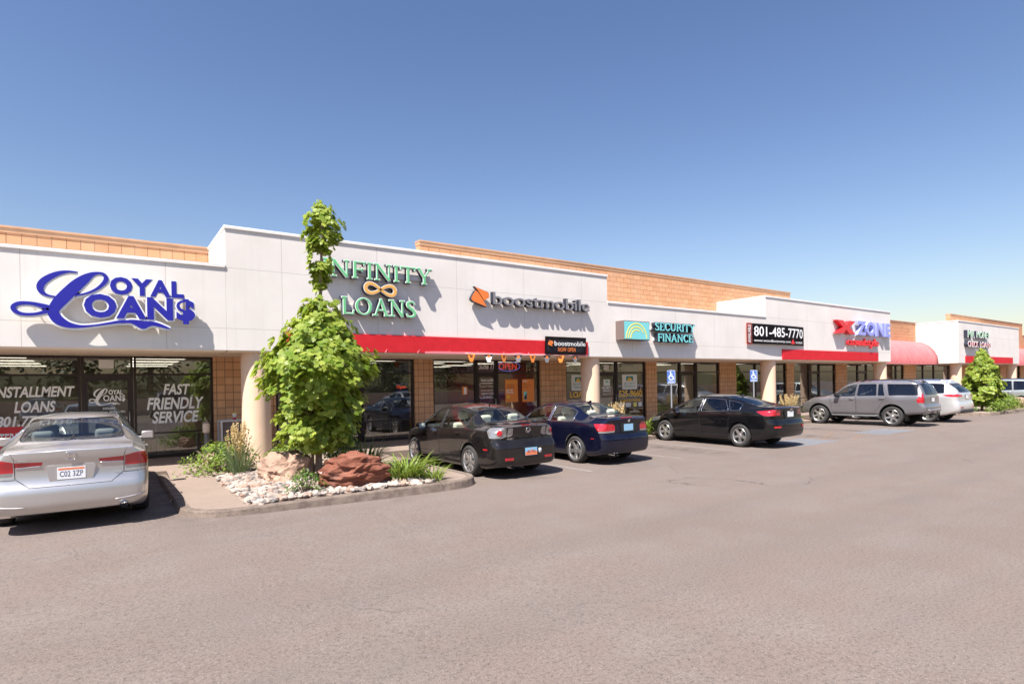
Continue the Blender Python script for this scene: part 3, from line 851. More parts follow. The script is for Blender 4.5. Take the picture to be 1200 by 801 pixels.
# ------------------------------------------------------------------ the cars
def car_specs():
    sedan_plan = lambda ro, e, wr=.76, wf=.64: [(-ro, wr), (-ro+.015, wr+.045), (-ro+.06, wr+.10), (-ro+.16, wr+.155), (-ro+.4, .965), (0, .99), (1.2, 1), (e-1.4, .995), (e-.75, .95), (e-.3, .86), (e-.09, wf+.11), (e, wf)]
    L = []
    # silver saloon, seen from behind
    ro, e = 1.14, 3.78
    L.append(dict(name='parked_car', label='silver saloon at the kerb in front of the window reading FAST FRIENDLY SERVICE', cat='car', loc=(-.40, 10.90, .07), group='cars parked along the shops',
        W=1.85, wb=2.80, ro=ro, fo=.98, R=.325, rim=.225, spokes=7, sw=.05, paint=paint('paint_silver', (.575, .555, .535), .75, .30, dust=.12),
        top=[(-ro,1.06),(-1.0,1.085),(-.62,1.11),(-.50,1.13),(.35,1.415),(.7,1.46),(1.2,1.478),(1.7,1.44),(1.95,1.39),(2.75,1.03),(3.1,.96),(3.5,.85),(e,.66)],
        belt=[(-ro,.95),(-.5,.985),(0,.985),(1,.955),(2,.92),(2.7,.90),(3.3,.81),(e,.60)], bot=[(-ro,.27),(-.8,.2),(0,.19),(2.8,.19),(e,.2)],
        plan=sedan_plan(ro, e, .80), wt=[(-ro,.70),(-.6,.72),(-.45,.66),(.35,.565),(1.2,.585),(1.9,.575),(2.75,.68),(3.3,.62),(e,.5)],
        cr=[(-ro,.03),(-.55,.04),(-.3,.06),(.4,.09),(1.8,.09),(2.4,.06),(2.8,.04),(e,.05)],
        rear=[(.2,.13),(.27,.05),(.40,.0),(.56,.0),(.60,.02),(.64,.05),(.80,.07),(.98,.03),(1.04,.025),(1.12,.07)], front=[(.2,.1),(.4,.0),(.6,.02),(.9,.3)],
        win=[(1.42,1.40,2.42,1.78),(.22,.52,1.34,1.33)], rglass=(1.135,.62,1.40,.52,.6,-.8), fglass=(1.04,.63,1.38,.53,1.8,3.0),
        lamps={'tail_light': [([(.60,.80),(1.2,.79),(1.2,.955),(.74,.965),(.60,.93)], [(-1.4,.7),(-.88,.80),(-.84,.965),(-1.4,1.0)])],
               'reverse_light': [([(.615,.755),(1.2,.745),(1.2,.79),(.60,.80)], [(-1.4,.6),(-.92,.7),(-.90,.80),(-1.4,.82)])],
               'trunk_light': [([(.31,.872),(.588,.86),(.588,.925),(.30,.915)], [(-1.6,.5),(-.9,.5),(-.9,1.2),(-1.6,1.2)])]},
        lampmat={'reverse_light': CM['clear']}, lampkind={},
        bumper=[(-1.5,.1),(-.42,.1),(-.40,.30),(-.52,.62),(-.72,.70),(-1.5,.60)], trunk=[(-.3,.58),(.46,.58),(.585,.71),(.585,1.12),(-.3,1.12)],
        bseams=[[(0,.60),(.44,.60),(.585,.72),(.592,.96),(.63,1.04)], [(.59,.71),(.9,.71)]],
        doors=[[(1.38,.27),(2.36,.27),(2.44,.9),(1.86,1.33),(1.38,1.40)], [(.40,.46),(.62,.27),(1.375,.27),(1.375,1.40),(.62,1.37),(.12,1.05)]],
        handles=[(1.52,.90),(.45,.93)], cab=(-.3,2.3), shelf=(-.65,.05,1.06), dash=2.05, zdash=.98,
        seats=[(1.35,.37,.52,.66),(1.35,-.37,.52,.66),(.25,0,1.25,.62)], seatmat=CM['grey'], mirror=(2.12,.94), plate=(0,.755,'plate','C02 3ZP'), dark_recess=0, recess=(.27, .105),
        trimmat=CM['chrome'], trim_r=.007,
        extras=[ex_exhaust(-.58,.27,.055), chrome_strips, bumper_ledge, ex_badge(.975,.05,'h'), ex_text('Accord',.50,.945,.22,.035), ex_text('EX-L',-.52,.70,.1,.022,0)]))
    # dark grey saloon with clear lamps
    ro, e = .97, 3.52
    L.append(dict(name='parked_car', label='dusty dark grey saloon with clear round tail lights and a spoiler beside the planted island', cat='car', loc=(7.12, 10.54, 0), group='cars parked along the shops',
        W=1.76, wb=2.64, ro=ro, fo=.88, R=.318, rim=.228, spokes=7, sw=.045, twin=.11, paint=paint('paint_charcoal', (.011, .0090, .0095), .15, .2, dust=.025, spec=.05),
        top=[(-ro,1.03),(-.80,1.065),(-.45,1.075),(-.36,1.09),(.30,1.37),(.75,1.44),(1.2,1.458),(1.55,1.435),(1.8,1.38),(2.6,1.0),(2.9,.94),(3.3,.83),(e,.66)],
        belt=[(-ro,.92),(-.5,.96),(0,.955),(.8,.93),(1.8,.895),(2.5,.87),(3.1,.78),(e,.60)], bot=[(-ro,.25),(-.6,.2),(0,.17),(2.64,.17),(e,.18)],
        plan=sedan_plan(ro, e, .76), wt=[(-ro,.60),(-.5,.66),(-.35,.63),(.30,.545),(1.2,.565),(1.75,.56),(2.6,.66),(3.0,.62),(e,.5)],
        cr=[(-ro,.03),(-.45,.04),(-.2,.06),(.35,.09),(1.7,.09),(2.3,.06),(2.7,.04),(e,.05)], flare=.016, crease=.013,
        rear=[(.2,.12),(.28,.03),(.42,.0),(.62,.0),(.68,.012),(.71,.07),(.85,.09),(1.0,.045),(1.06,.03)], front=[(.2,.1),(.4,.0),(.6,.02),(.9,.3)],
        win=[(1.34,1.32,2.32,1.66),(.16,.46,1.27,1.26)], rglass=(1.095,.58,1.365,.48,.55,-.7), fglass=(1.01,.6,1.36,.52,1.6,2.9),
        lamps={'tail_light': [([(.50,.84),(.60,.81),(1.2,.82),(1.2,1.0),(.60,1.02),(.52,.99)], [(-1.3,.6),(-.74,.8),(-.62,1.0),(-1.3,1.1)])],
               'inner_light': [(round_poly([(.36,.86),(.485,.82),(.485,1.0),(.37,1.0)],.03), [(-1.3,.5),(-.6,.5),(-.6,1.2),(-1.3,1.2)])]},
        lampmat={'tail_light': CM['clear'], 'inner_light': CM['clear']}, lampkind={},
        bumper=[(-1.3,.1),(-.40,.1),(-.38,.30),(-.46,.66),(-.66,.74),(-1.3,.72)], trunk=[(-.3,.73),(.50,.73),(.498,1.1),(-.3,1.1)],
        bseams=[[(0,.735),(.49,.735),(.495,1.03)], [(.49,.74),(.9,.72)]],
        doors=[[(1.30,.26),(2.26,.26),(2.36,.87),(1.75,1.32),(1.30,1.37)], [(.36,.50),(.60,.26),(1.295,.26),(1.295,1.38),(.56,1.34),(.06,1.01)]],
        handles=[(1.46,.84),(.42,.87)], seams=[[(.40,.42),(2.25,.40)]], cab=(-.2,2.2), shelf=(-.5,.1,1.02), dash=1.95, zdash=.96,
        seats=[(1.28,.35,.5,.66),(1.28,-.35,.5,.66),(.28,0,1.2,.6)], seatmat=CM['beige'], mirror=(1.98,.90), plate=(-.02,.53,'plateb',''),
        trim_r=.008,
        extras=[ex_exhaust(.42,.24,.035), ex_badge(.945,.055,'wing'), ex_brakelight(1.045,.2,.02), ex_reflector(.5,.40,.20,.05), ex_spoiler(1.065,.60), ex_text('MAZDA3',.40,.79,.2,.032,0), ex_fin(.5,'black',.22),
            lambda c, r, b, t: round_lens(c, r, 'tail_light', .66, .91, .058), lambda c, r, b, t: round_lens(c, r, 'inner_light', .43, .91, .042, 'clear'), lambda c, r, b, t: side_marker(c, r, -.62, .585, 'redd', .13, .035), orange_plate]))
    # navy coupe
    ro, e = .94, 3.43
    L.append(dict(name='parked_car', label='glossy navy two-door coupe with red tail lights between the dark grey and the black saloon', cat='car', loc=(10.12, 10.57, 0), group='cars parked along the shops',
        W=1.75, wb=2.66, ro=ro, fo=.77, R=.315, rim=.232, spokes=5, sw=.085, flr=1.0, paint=paint('paint_navy', (.004, .005, .019), .3, .18, dust=.02, spec=.0),
        top=[(-ro,1.04),(-.84,1.075),(-.45,1.09),(-.30,1.11),(.35,1.36),(.75,1.41),(1.1,1.42),(1.45,1.40),(1.7,1.35),(2.45,1.0),(2.8,.93),(3.2,.83),(e,.66)],
        belt=[(-ro,.90),(-.5,.95),(0,.955),(.8,.93),(1.8,.90),(2.4,.87),(3.1,.78),(e,.60)], bot=[(-ro,.26),(-.6,.2),(0,.17),(2.66,.17),(e,.17)],
        plan=sedan_plan(ro, e, .77), wt=[(-ro,.62),(-.5,.67),(-.30,.63),(.35,.535),(1.1,.56),(1.65,.55),(2.45,.66),(3.0,.62),(e,.5)],
        cr=[(-ro,.03),(-.42,.04),(-.15,.06),(.4,.09),(1.6,.09),(2.2,.06),(2.6,.04),(e,.05)], flare=.016, crease=.014,
        rear=[(.2,.1),(.28,.03),(.42,.0),(.58,.0),(.64,.02),(.70,.05),(.90,.05),(1.03,.015),(1.08,.02)], front=[(.2,.1),(.4,.0),(.6,.02),(.9,.3)],
        win=[(1.06,1.02,2.16,1.50),(.10,.42,1.0,.97)], rglass=(1.115,.57,1.352,.47,.6,-.7), fglass=(1.01,.6,1.33,.52,1.5,2.8),
        lamps={'tail_light': [([(.42,.77),(1.2,.77),(1.2,.93),(.48,.935),(.42,.88)], [(-1.3,.6),(-.76,.76),(-.62,.93),(-1.3,1.0)])],
               'reverse_light': [([(.44,.735),(1.2,.72),(1.2,.77),(.42,.77)], [(-1.3,.6),(-.78,.7),(-.75,.78),(-1.3,.8)])]},
        lampmat={'reverse_light': CM['clear']}, lampkind={},
        bumper=[(-1.3,.1),(-.40,.1),(-.36,.32),(-.42,.62),(-.68,.71),(-1.3,.68)], trunk=[(-.3,.70),(.42,.70),(.418,.92),(.56,1.02),(.56,1.09),(-.3,1.09)],
        bseams=[[(0,.70),(.41,.70),(.415,.94),(.57,.97)], [(.41,.70),(.9,.70)]],
        doors=[[(.86,.27),(2.16,.27),(2.26,.87),(1.60,1.32),(.98,1.36),(.92,.95)]], handles=[(1.06,.84)], cab=(-.2,2.1), shelf=(-.5,.1,1.04), dash=1.8, zdash=.96,
        seats=[(1.1,.35,.5,.66),(1.1,-.35,.5,.66),(.15,0,1.1,.58)], seatmat=CM['beige'], mirror=(1.86,.90), plate=(0,.835,'plateb',''), recess=(.27,.11), dark_recess=1,
        trimmat=CM['chrome'], trim_r=.009,
        extras=[ex_exhaust(.44,.235,.03,two=True), ex_badge(.985,.036,'disc'), ex_brakelight(1.05,.36,.03), ex_fin(.42,'paint'), lambda c, r, b, t: side_marker(c, r, -.60,.60,'redd',.10,.02)]))
    # black saloon
    ro, e = 1.04, 3.62
    L.append(dict(name='parked_car', label='shiny black saloon in a marked stall in front of the two blue accessible parking signs', cat='car', loc=(15.80, 9.86, 0), group='cars parked along the shops',
        W=1.80, wb=2.72, ro=ro, fo=.90, R=.322, rim=.215, spokes=5, sw=.075, flr=1.25, paint=paint('paint_black', (.005, .005, .006), .1, .18, dust=.015, spec=.0),
        top=[(-ro,1.09),(-.92,1.125),(-.55,1.14),(-.45,1.16),(.45,1.40),(.85,1.445),(1.25,1.457),(1.6,1.43),(1.85,1.37),(2.75,1.0),(3.0,.93),(3.4,.82),(e,.64)],
        belt=[(-ro,.99),(-.5,1.01),(0,1.0),(.8,.965),(1.8,.91),(2.6,.865),(3.2,.77),(e,.58)], bot=[(-ro,.31),(-.6,.22),(0,.18),(2.7,.18),(e,.19)],
        plan=sedan_plan(ro, e, .76), wt=[(-ro,.62),(-.55,.68),(-.45,.64),(.45,.555),(1.2,.575),(1.8,.57),(2.75,.67),(3.1,.62),(e,.48)],
        cr=[(-ro,.03),(-.5,.04),(-.3,.06),(.45,.09),(1.7,.09),(2.4,.06),(2.8,.04),(e,.05)], flare=.010, crease=.014,
        rear=[(.2,.14),(.32,.04),(.45,.0),(.66,.0),(.72,.03),(.78,.07),(.95,.07),(1.08,.02),(1.12,.01)], front=[(.2,.1),(.4,.0),(.55,.02),(.9,.36)],
        win=[(1.40,1.38,2.48,1.74),(.36,.62,1.32,1.31),(.0,.18,.30,.50)], rglass=(1.165,.60,1.40,.5,.7,-.8), fglass=(1.01,.62,1.36,.53,1.65,3.0),
        lamps={'tail_light': [([(.45,.90),(1.2,.87),(1.2,1.03),(.9,1.055),(.45,1.03)], [(-1.4,.8),(-.72,.90),(-.52,1.0),(-1.4,1.1)])]}, lampmat={}, lampkind={},
        head=[(2.95,.66),(3.4,.58),(3.65,.60),(3.5,.72),(2.9,.775)],
        bumper=[(-1.4,.1),(-.42,.1),(-.40,.32),(-.50,.70),(-.70,.80),(-1.4,.78)], trunk=[(-.3,.74),(.50,.74),(.60,.88),(.62,1.13),(-.3,1.13)],
        bseams=[[(0,.75),(.50,.75),(.61,.88),(.61,1.08)], [(.6,.79),(.9,.79)], [(0,.47),(.75,.47)]],
        doors=[[(1.36,.28),(2.40,.28),(2.52,.88),(1.84,1.30),(1.36,1.37)], [(.40,.50),(.64,.28),(1.355,.28),(1.355,1.38),(.64,1.35),(.30,1.18),(.28,1.0)]],
        handles=[(1.54,.90),(.52,.945)], cab=(-.2,2.3), shelf=(-.6,.1,1.10), dash=2.0, zdash=.97, tinted=(1,2), tint_rear=True,
        seats=[(1.32,.36,.5,.68),(1.32,-.36,.5,.68),(.28,0,1.2,.62)], seatmat=CM['grey'], mirror=(2.14,.91), plate=(0,.92,'plate',''), recess=(.30,.12),
        trimmat=CM['chrome'], trim_r=.006,
        extras=[ex_badge(1.045,.05,'bow'), ex_reflector(.66,.585,.22,.05,'red'), ex_fin(.50,'black')]))
    # grey SUV
    ro, e = 1.10, 3.66
    L.append(dict(name='parked_car', label='grey four-door off-roader with roof rails and a running board', cat='suv', loc=(26.20, 10.02, 0), turn=2, group='cars parked along the shops',
        W=1.91, wb=2.79, ro=ro, fo=.87, R=.378, rim=.26, spokes=6, sw=.075, tw=.26, gap=.09, floor=.5, paint=paint('paint_grey', (.20, .19, .20), .55, .32, dust=.12),
        top=[(-ro,1.56),(-1.0,1.66),(-.7,1.715),(0,1.745),(.8,1.755),(1.3,1.745),(1.62,1.69),(2.35,1.22),(2.6,1.16),(3.1,1.09),(3.45,1.0),(e,.84)],
        belt=[(-ro,1.17),(0,1.16),(1,1.14),(1.8,1.115),(2.4,1.08),(3.1,1.0),(e,.80)], bot=[(-ro,.50),(-.7,.46),(0,.40),(2.8,.40),(3.3,.42),(e,.46)],
        plan=[(-ro,.86),(-ro+.02,.895),(-ro+.08,.93),(-ro+.25,.955),(-.5,.965),(0,.97),(1.4,.97),(2.6,.965),(3.1,.93),(3.4,.86),(3.58,.76),(e,.66)],
        wt=[(-ro,.66),(-.8,.68),(0,.69),(1.3,.675),(1.7,.66),(2.4,.74),(3.1,.70),(e,.56)], cr=[(-ro,.06),(0,.09),(1.5,.09),(2.0,.06),(2.5,.05),(e,.05)], tum=[(-1,.03),(4,.03)],
        flare=.05, crease=.006, rear=[(.4,.08),(.5,.0),(.72,-.03),(.80,-.01),(.84,.05),(1.1,.06),(1.2,.08),(1.5,.20),(1.7,.30)], front=[(.4,.12),(.6,.0),(.8,.02),(1.1,.3)], rblend=.6, rbulge=.04, mt=.06,
        win=[(1.36,1.34,2.22,1.62),(.56,.60,1.28,1.26),(.26,.38,.50,.53),(-.86,-.66,.10,.22)], rglass=(1.20,.62,1.60,.56,.2,-2), fglass=(1.23,.66,1.66,.60,1.5,2.7),
        lamps={'tail_light': [(rect(.78,1.3,.90,1.27), [(-1.5,.86),(-.86,.90),(-.83,1.02),(-1.02,1.27),(-1.5,1.3)])]}, lampmat={}, lampkind={},
        head=[(3.2,.82),(3.7,.78),(3.6,.98),(3.3,1.0)],
        bumper=[(-1.5,.3),(-.5,.3),(-.52,.62),(-.62,.84),(-1.5,.84)], trunk=[(-.3,.84),(.74,.84),(.765,1.2),(.66,1.64),(-.3,1.64)], trunk_name='tailgate', trunk_x=-.5,
        bseams=[[(0,.86),(.74,.86),(.77,1.2),(.67,1.6)]],
        doors=[[(1.32,.50),(2.24,.50),(2.36,1.08),(1.70,1.60),(1.32,1.66)], [(.48,.72),(.66,.50),(1.315,.50),(1.315,1.66),(.40,1.66),(.16,1.16)]],
        door_names=('front_door','rear_door'), handles=[(1.48,1.03),(.36,1.06)], cab=(-.7,2.2), shelf=(-.9,-.5,1.0), dash=1.95, zdash=1.2, tinted=(1,2,3), tint_rear=True,
        seats=[(1.2,.40,.54,.70),(1.2,-.40,.54,.70),(.2,0,1.3,.66)], seatmat=CM['grey'], mirror=(2.0,1.15), mirrormat=CM['black'], plate=(.0,1.0,'plate',''),
        extras=[ex_rails(-.75,1.25,.60,'black',.07,(-.45,1.0)), ex_step(.5,2.3,.38), ex_flap(-.42,.30), ex_brakelight(1.68,.3,.03), ex_fin(-.75,'black'), tow_bar, rear_step]))
    # silver crossover
    ro, e = 1.10, 3.90
    L.append(dict(name='parked_car', label='pale silver crossover half hidden behind the grey off-roader', cat='suv', loc=(29.45, 9.90, 0), group='cars parked along the shops',
        W=1.94, wb=2.90, ro=ro, fo=1.0, R=.375, rim=.265, spokes=5, sw=.08, gap=.06, floor=.4, paint=paint('paint_pale_silver', (.68, .67, .66), .55, .3, dust=.05),
        top=[(-ro,1.44),(-1.0,1.58),(-.75,1.67),(0,1.725),(.8,1.745),(1.4,1.72),(1.8,1.64),(2.6,1.22),(2.9,1.15),(3.4,1.04),(e,.80)],
        belt=[(-ro,1.18),(-.4,1.16),(.3,1.11),(1,1.09),(1.8,1.07),(2.6,1.04),(3.3,.94),(e,.74)], bot=[(-ro,.42),(-.6,.3),(0,.24),(2.9,.24),(e,.26)],
        plan=[(-ro,.80),(-ro+.02,.85),(-ro+.08,.90),(-ro+.25,.945),(-.5,.98),(0,.99),(1.4,1),(2.6,.99),(3.2,.95),(3.6,.86),(3.8,.76),(e,.66)],
        wt=[(-ro,.60),(-.8,.63),(0,.66),(1.3,.66),(1.8,.65),(2.6,.73),(3.2,.70),(e,.56)], cr=[(-ro,.06),(0,.09),(1.6,.09),(2.1,.06),(2.7,.05),(e,.05)], flare=.02, crease=.016,
        rear=[(.3,.16),(.45,.04),(.6,.0),(.78,.02),(.86,.06),(1.1,.07),(1.22,.12),(1.5,.34),(1.7,.46)], front=[(.3,.12),(.5,.0),(.8,.03),(1.1,.3)], rblend=.7, mt=.06,
        win=[(1.40,1.38,2.46,1.74),(.46,.52,1.32,1.30),(-.58,-.30,.38,.44)], rglass=(1.21,.58,1.58,.5,.2,-2), fglass=(1.24,.66,1.62,.58,1.6,3.0),
        lamps={'tail_light': [([(.45,1.04),(1.3,1.02),(1.3,1.13),(.8,1.15),(.45,1.12)], [(-1.6,.9),(-.66,1.06),(-.5,1.12),(-1.6,1.2)])]}, lampmat={}, lampkind={},
        bumper=[(-1.6,.2),(-.45,.2),(-.44,.5),(-.60,.86),(-1.6,.86)], trunk=[(-.3,.86),(.70,.86),(.72,1.2),(.6,1.62),(-.3,1.62)], trunk_name='tailgate', trunk_x=-.3,
        bseams=[[(0,.87),(.70,.87),(.72,1.2),(.6,1.6)], [(0,.55),(.75,.55)]],
        doors=[[(1.36,.36),(2.46,.36),(2.56,1.02),(1.84,1.56),(1.36,1.62)], [(.46,.66),(.68,.36),(1.355,.36),(1.355,1.62),(.48,1.6),(.40,1.1)]],
        handles=[(1.54,1.0),(.56,1.02)], cab=(-.7,2.4), shelf=(-.9,-.4,1.0), dash=2.1, zdash=1.14, tinted=(1,2), tint_rear=True,
        seats=[(1.3,.40,.54,.70),(1.3,-.40,.54,.70),(.2,0,1.3,.66)], seatmat=CM['beige'], mirror=(2.2,1.08), plate=(0,1.03,'plate',''),
        extras=[ex_rails(-.6,1.4,.60,'chrome',.05), ex_spoiler(1.56,.58), ex_reflector(.62,.62,.24,.04), ex_fin(-.5,'paint'), rear_valance]))
    # pale green-grey estate car behind the far island
    ro, e = .98, 3.54
    L.append(dict(name='parked_car', label='pale grey green crossover behind the bushes of the far island', cat='suv', loc=(43.0, 10.10, 0), group='cars parked along the shops',
        W=1.78, wb=2.62, ro=ro, fo=.93, R=.34, rim=.235, spokes=5, sw=.07, gap=.06, floor=.36, paint=paint('paint_sage', (.40, .43, .41), .6, .3, dust=.08),
        top=[(-ro,1.40),(-.9,1.54),(-.7,1.61),(0,1.66),(.7,1.67),(1.2,1.655),(1.5,1.60),(2.2,1.13),(2.5,1.07),(3.1,.95),(e,.74)],
        belt=[(-ro,1.06),(0,1.04),(1,1.01),(2.2,.96),(3.0,.86),(e,.68)], bot=[(-ro,.36),(0,.26),(2.6,.26),(e,.28)],
        plan=[(-ro,.82),(-ro+.02,.86),(-ro+.08,.91),(-ro+.25,.95),(-.4,.98),(0,.99),(1.2,1),(2.4,.99),(3.0,.93),(3.3,.84),(3.46,.74),(e,.64)],
        wt=[(-ro,.56),(-.7,.60),(0,.62),(1.2,.62),(1.5,.61),(2.2,.68),(3.0,.64),(e,.52)], cr=[(-ro,.06),(0,.09),(1.4,.09),(1.9,.06),(2.3,.05),(e,.05)], flare=.015,
        rear=[(.3,.10),(.45,.0),(.7,.0),(.8,.04),(1.06,.06),(1.4,.2),(1.6,.3)], front=[(.3,.12),(.5,.0),(.8,.03),(1.1,.3)], rblend=.6, mt=.05,
        win=[(1.24,1.22,2.08,1.46),(.40,.46,1.16,1.14),(-.66,-.46,.32,.38)], rglass=(1.10,.56,1.46,.48,.2,-2), fglass=(1.16,.62,1.56,.54,1.4,2.6),
        lamps={'tail_light': [(rect(.66,1.3,.86,1.06), [(-1.5,.8),(-.74,.88),(-.7,1.06),(-1.5,1.1)])]}, lampmat={}, lampkind={},
        bumper=[(-1.5,.1),(-.40,.1),(-.40,.4),(-.5,.76),(-1.5,.76)], trunk=[(-.3,.76),(.64,.76),(.66,1.1),(.54,1.5),(-.3,1.5)], trunk_name='tailgate', trunk_x=-.3,
        doors=[[(1.20,.36),(2.1,.36),(2.2,.94),(1.5,1.5),(1.20,1.56)], [(.42,.56),(.6,.36),(1.195,.36),(1.195,1.56),(.42,1.54),(.34,1.04)]],
        handles=[(1.36,.92),(.50,.95)], cab=(-.5,2.1), shelf=(-.8,-.4,.94), dash=1.8, zdash=1.06, tinted=(1,2), tint_rear=True,
        seats=[(1.1,.36,.5,.68),(1.1,-.36,.5,.68),(.1,0,1.2,.64)], seatmat=CM['grey'], mirror=(1.84,1.0), plate=(0,.9,'plate',''),
        extras=[ex_rails(-.6,1.1,.54,'black',.05)]))
    return L
def chrome_strips(c, root, body, trunk):
    for sg in (1, -1):
        e = MB(); P = []
        for i in range(9):
            y = .31+.275*i/8; p = c.back(y, .862-.010*i/8, .002); P.append((p.x, sg*y, p.z))
        e.tube(P, .006, 6); e.build('chrome_strip', CM['chrome'], trunk, local=True)
def bumper_ledge(c, root, body, trunk):
    for sg in (1, -1):
        e = MB(); P = []
        for i in range(9):
            y = .46+.40*i/8; p = c.back(y, .36+.05*(i/8)**2, -.004)
            if p: P.append((p.x, sg*y, p.z))
        e.tube(P, [.004]+[.012]*(len(P)-2)+[.004], 6); e.build('bumper_crease', c.S['paint'], root, local=True)
def round_lens(c, root, parent_name, y, z, r, matn='red'):
    for o in [k for k in root.children if k.name.startswith(parent_name)]:
        sg = 1 if sum(v.co.y for v in o.data.vertices) > 0 else -1
        p = c.back(y, z); q = c.back(y+.03, z); a = c.back(y, z+.03)
        n = (q-p).cross(a-p).normalized(); n = n if n.x < 0 else -n
        n.y *= sg; p = Vector((p.x, p.y*sg, p.z))
        M = Matrix.Translation(p-n*.002) @ n.to_track_quat('Z', 'Y').to_matrix().to_4x4()
        e = MB(); e.lathe([(0, .007), (r*.5, .0068), (r*.85, .005), (r, 0)], 22, M); e.build('lens', CM[matn], o, local=True)
def side_marker(c, root, x, z, matn, w, h):
    for sg in (1, -1):
        p = c.side(x, z); q = c.side(x-w/2, z); a = atan2(p.y-q.y, w/2)
        M = Matrix.Translation((x, p.y*sg, z)) @ Matrix.Rotation(sg*a, 4, 'Z')
        e = MB(); e.box(-w/2, w/2, -.012, .006, -h/2, h/2, .005, M); e.build('side_marker', CM[matn], root, local=True)
def orange_plate(c, root, body, trunk):
    po = [k for k in root.children if k.name.startswith('number_plate')][0]
    xs = min(v.co.x for v in po.data.vertices); e = MB()
    e.prism([(-.15,-.07),(-.15,-.02),(-.10,.0),(-.06,.03),(-.03,.0),(.02,.045),(.06,.0),(.10,.02),(.15,-.02),(.15,-.07)], -.0006, 0, Matrix.Translation((xs-.0005, -.02, .53)) @ Matrix.Rotation(radians(-90), 4, 'Z'))
    e.mat(1); Mx = Matrix.Translation((xs-.0015, -.02, .53)) @ Matrix.Rotation(radians(-90), 4, 'Z')
    add_text(e, '801 XKL', -.10, .12, -.03, .025, 0, 0, offset=.01, M=Mx)
    e.build('plate_picture', [CM['plateo'], CM['ink']], po, local=True)
    s = MB(); p = c.back(-.26, .53); s.lathe([(0, .003), (.05, .003), (.05, 0)], 18, Matrix.Translation(p) @ Matrix.Rotation(radians(-90), 4, 'Y')); s.build('sticker', CM['plate'], root, local=True)
def tow_bar(c, root, body, trunk):
    e = MB(); e.box(c.x0-.16, c.x0+.2, -.04, .04, .42, .49, .006); e.lathe([(0,0),(.03,0),(.02,.02),(.02,.05),(.03,.07),(.02,.10),(0,.11)], 12, Matrix.Translation((c.x0-.13, 0, .49))); e.build('tow_bar', CM['black'], root, local=True)
def rear_step(c, root, body, trunk):
    e = MB(); e.box(c.x0-.09, c.x0+.05, -.62, .62, .60, .66, .02); e.build('bumper_step', CM['chrome'], root, local=True)
def rear_valance(c, root, body, trunk):
    e = MB(); p = c.back(0, .48); e.box(p.x-.03, p.x+.2, -.62, .62, .38, .52, .03); e.build('rear_valance', CM['black'], root, local=True)
# ------------------------------------------------------------------ building materials
FY, GY, ZW = 14.64, 17.15, .225        # fascia plane, shop front plane, walkway height
def m_stucco():
    t = NT('white_stucco'); p = t.pos()
    n = t.noise(p, 45, 6, .7); big = t.noise(p, .9, 4)
    col = t.mix(t.ramp(big, [(.35, 0), (.75, 1)]), (.755, .705, .660), (.68, .63, .585))
    sx = t.n('ShaderNodeSeparateXYZ'); t.l(p, sx.inputs[0])
    mp = t.n('ShaderNodeMapping'); mp.inputs['Scale'].default_value = (2.5, 2.5, .12); t.l(p, mp.inputs[0])
    streak = t.ramp(t.noise(mp.outputs[0], 3, 4), [(.55, 0), (.8, .22)])
    col = t.mix(streak, col, (.52, .47, .43))
    vx = t.math('ABSOLUTE', t.math('SUBTRACT', t.math('MODULO', t.math('ADD', sx.outputs[0], 1.33+2.43*10+1.215), 2.43), 1.215))
    def line(v, w): return t.math('LESS_THAN', v, w)
    h1 = line(t.math('ABSOLUTE', t.math('SUBTRACT', sx.outputs[2], 3.335)), .006); h2 = line(t.math('ABSOLUTE', t.math('SUBTRACT', sx.outputs[2], 4.735)), .006)
    j = t.math('MAXIMUM', line(vx, .006), t.math('MAXIMUM', h1, h2))
    col = t.mix(j, col, (.50, .46, .43))
    hgt = t.math('SUBTRACT', n, t.math('MULTIPLY', j, 1.5))
    t.bsdf(col, .88, normal=t.bump(hgt, .35, .008), spec=.25); return t.m
def m_block(name, off, w=.2032, h=.2032, c1=(.72, .41, .22), c2=(.61, .33, .17)):
    t = NT(name); p = t.pos(); sx = t.n('ShaderNodeSeparateXYZ'); t.l(p, sx.inputs[0])
    cb = t.n('ShaderNodeCombineXYZ'); t.l(t.math('ADD', sx.outputs[0], t.math('MULTIPLY', sx.outputs[1], 1.0)), cb.inputs[0]); t.l(t.math('SUBTRACT', sx.outputs[2], .02), cb.inputs[1])
    b = t.n('ShaderNodeTexBrick'); b.offset = off; b.offset_frequency = 2; b.squash = 1
    for k, v in (('Scale', 1), ('Mortar Size', .009), ('Mortar Smooth', .2), ('Bias', 0), ('Brick Width', w), ('Row Height', h)): b.inputs[k].default_value = v
    b.inputs['Color1'].default_value = (*c1, 1); b.inputs['Color2'].default_value = (*c2, 1); b.inputs['Mortar'].default_value = (.20, .11, .06, 1)
    t.l(cb.outputs[0], b.inputs['Vector'])
    n = t.noise(p, 60, 5, .7)
    col = t.mix(t.ramp(t.noise(p, 1.3, 4), [(.4, 0), (.8, .35)]), b.outputs['Color'], (.62, .43, .30))
    col = t.mix(t.ramp(n, [(.3, .0), (.8, .25)]), col, (.42, .26, .15))
    h_ = t.math('SUBTRACT', t.math('MULTIPLY', n, .4), b.outputs['Fac'])
    t.bsdf(col, .9, normal=t.bump(h_, .5, .01), spec=.2); return t.m
def m_plain_noise(name, a, b, scale, rough=.85, bump=.2, bscale=40, spec=.3):
    t = NT(name); p = t.pos()
    c = t.mix(t.ramp(t.noise(p, scale, 5), [(.3, 0), (.7, 1)]), a, b)
    t.bsdf(c, rough, normal=t.bump(t.noise(p, bscale, 5, .7), bump, .01), spec=spec); return t.m
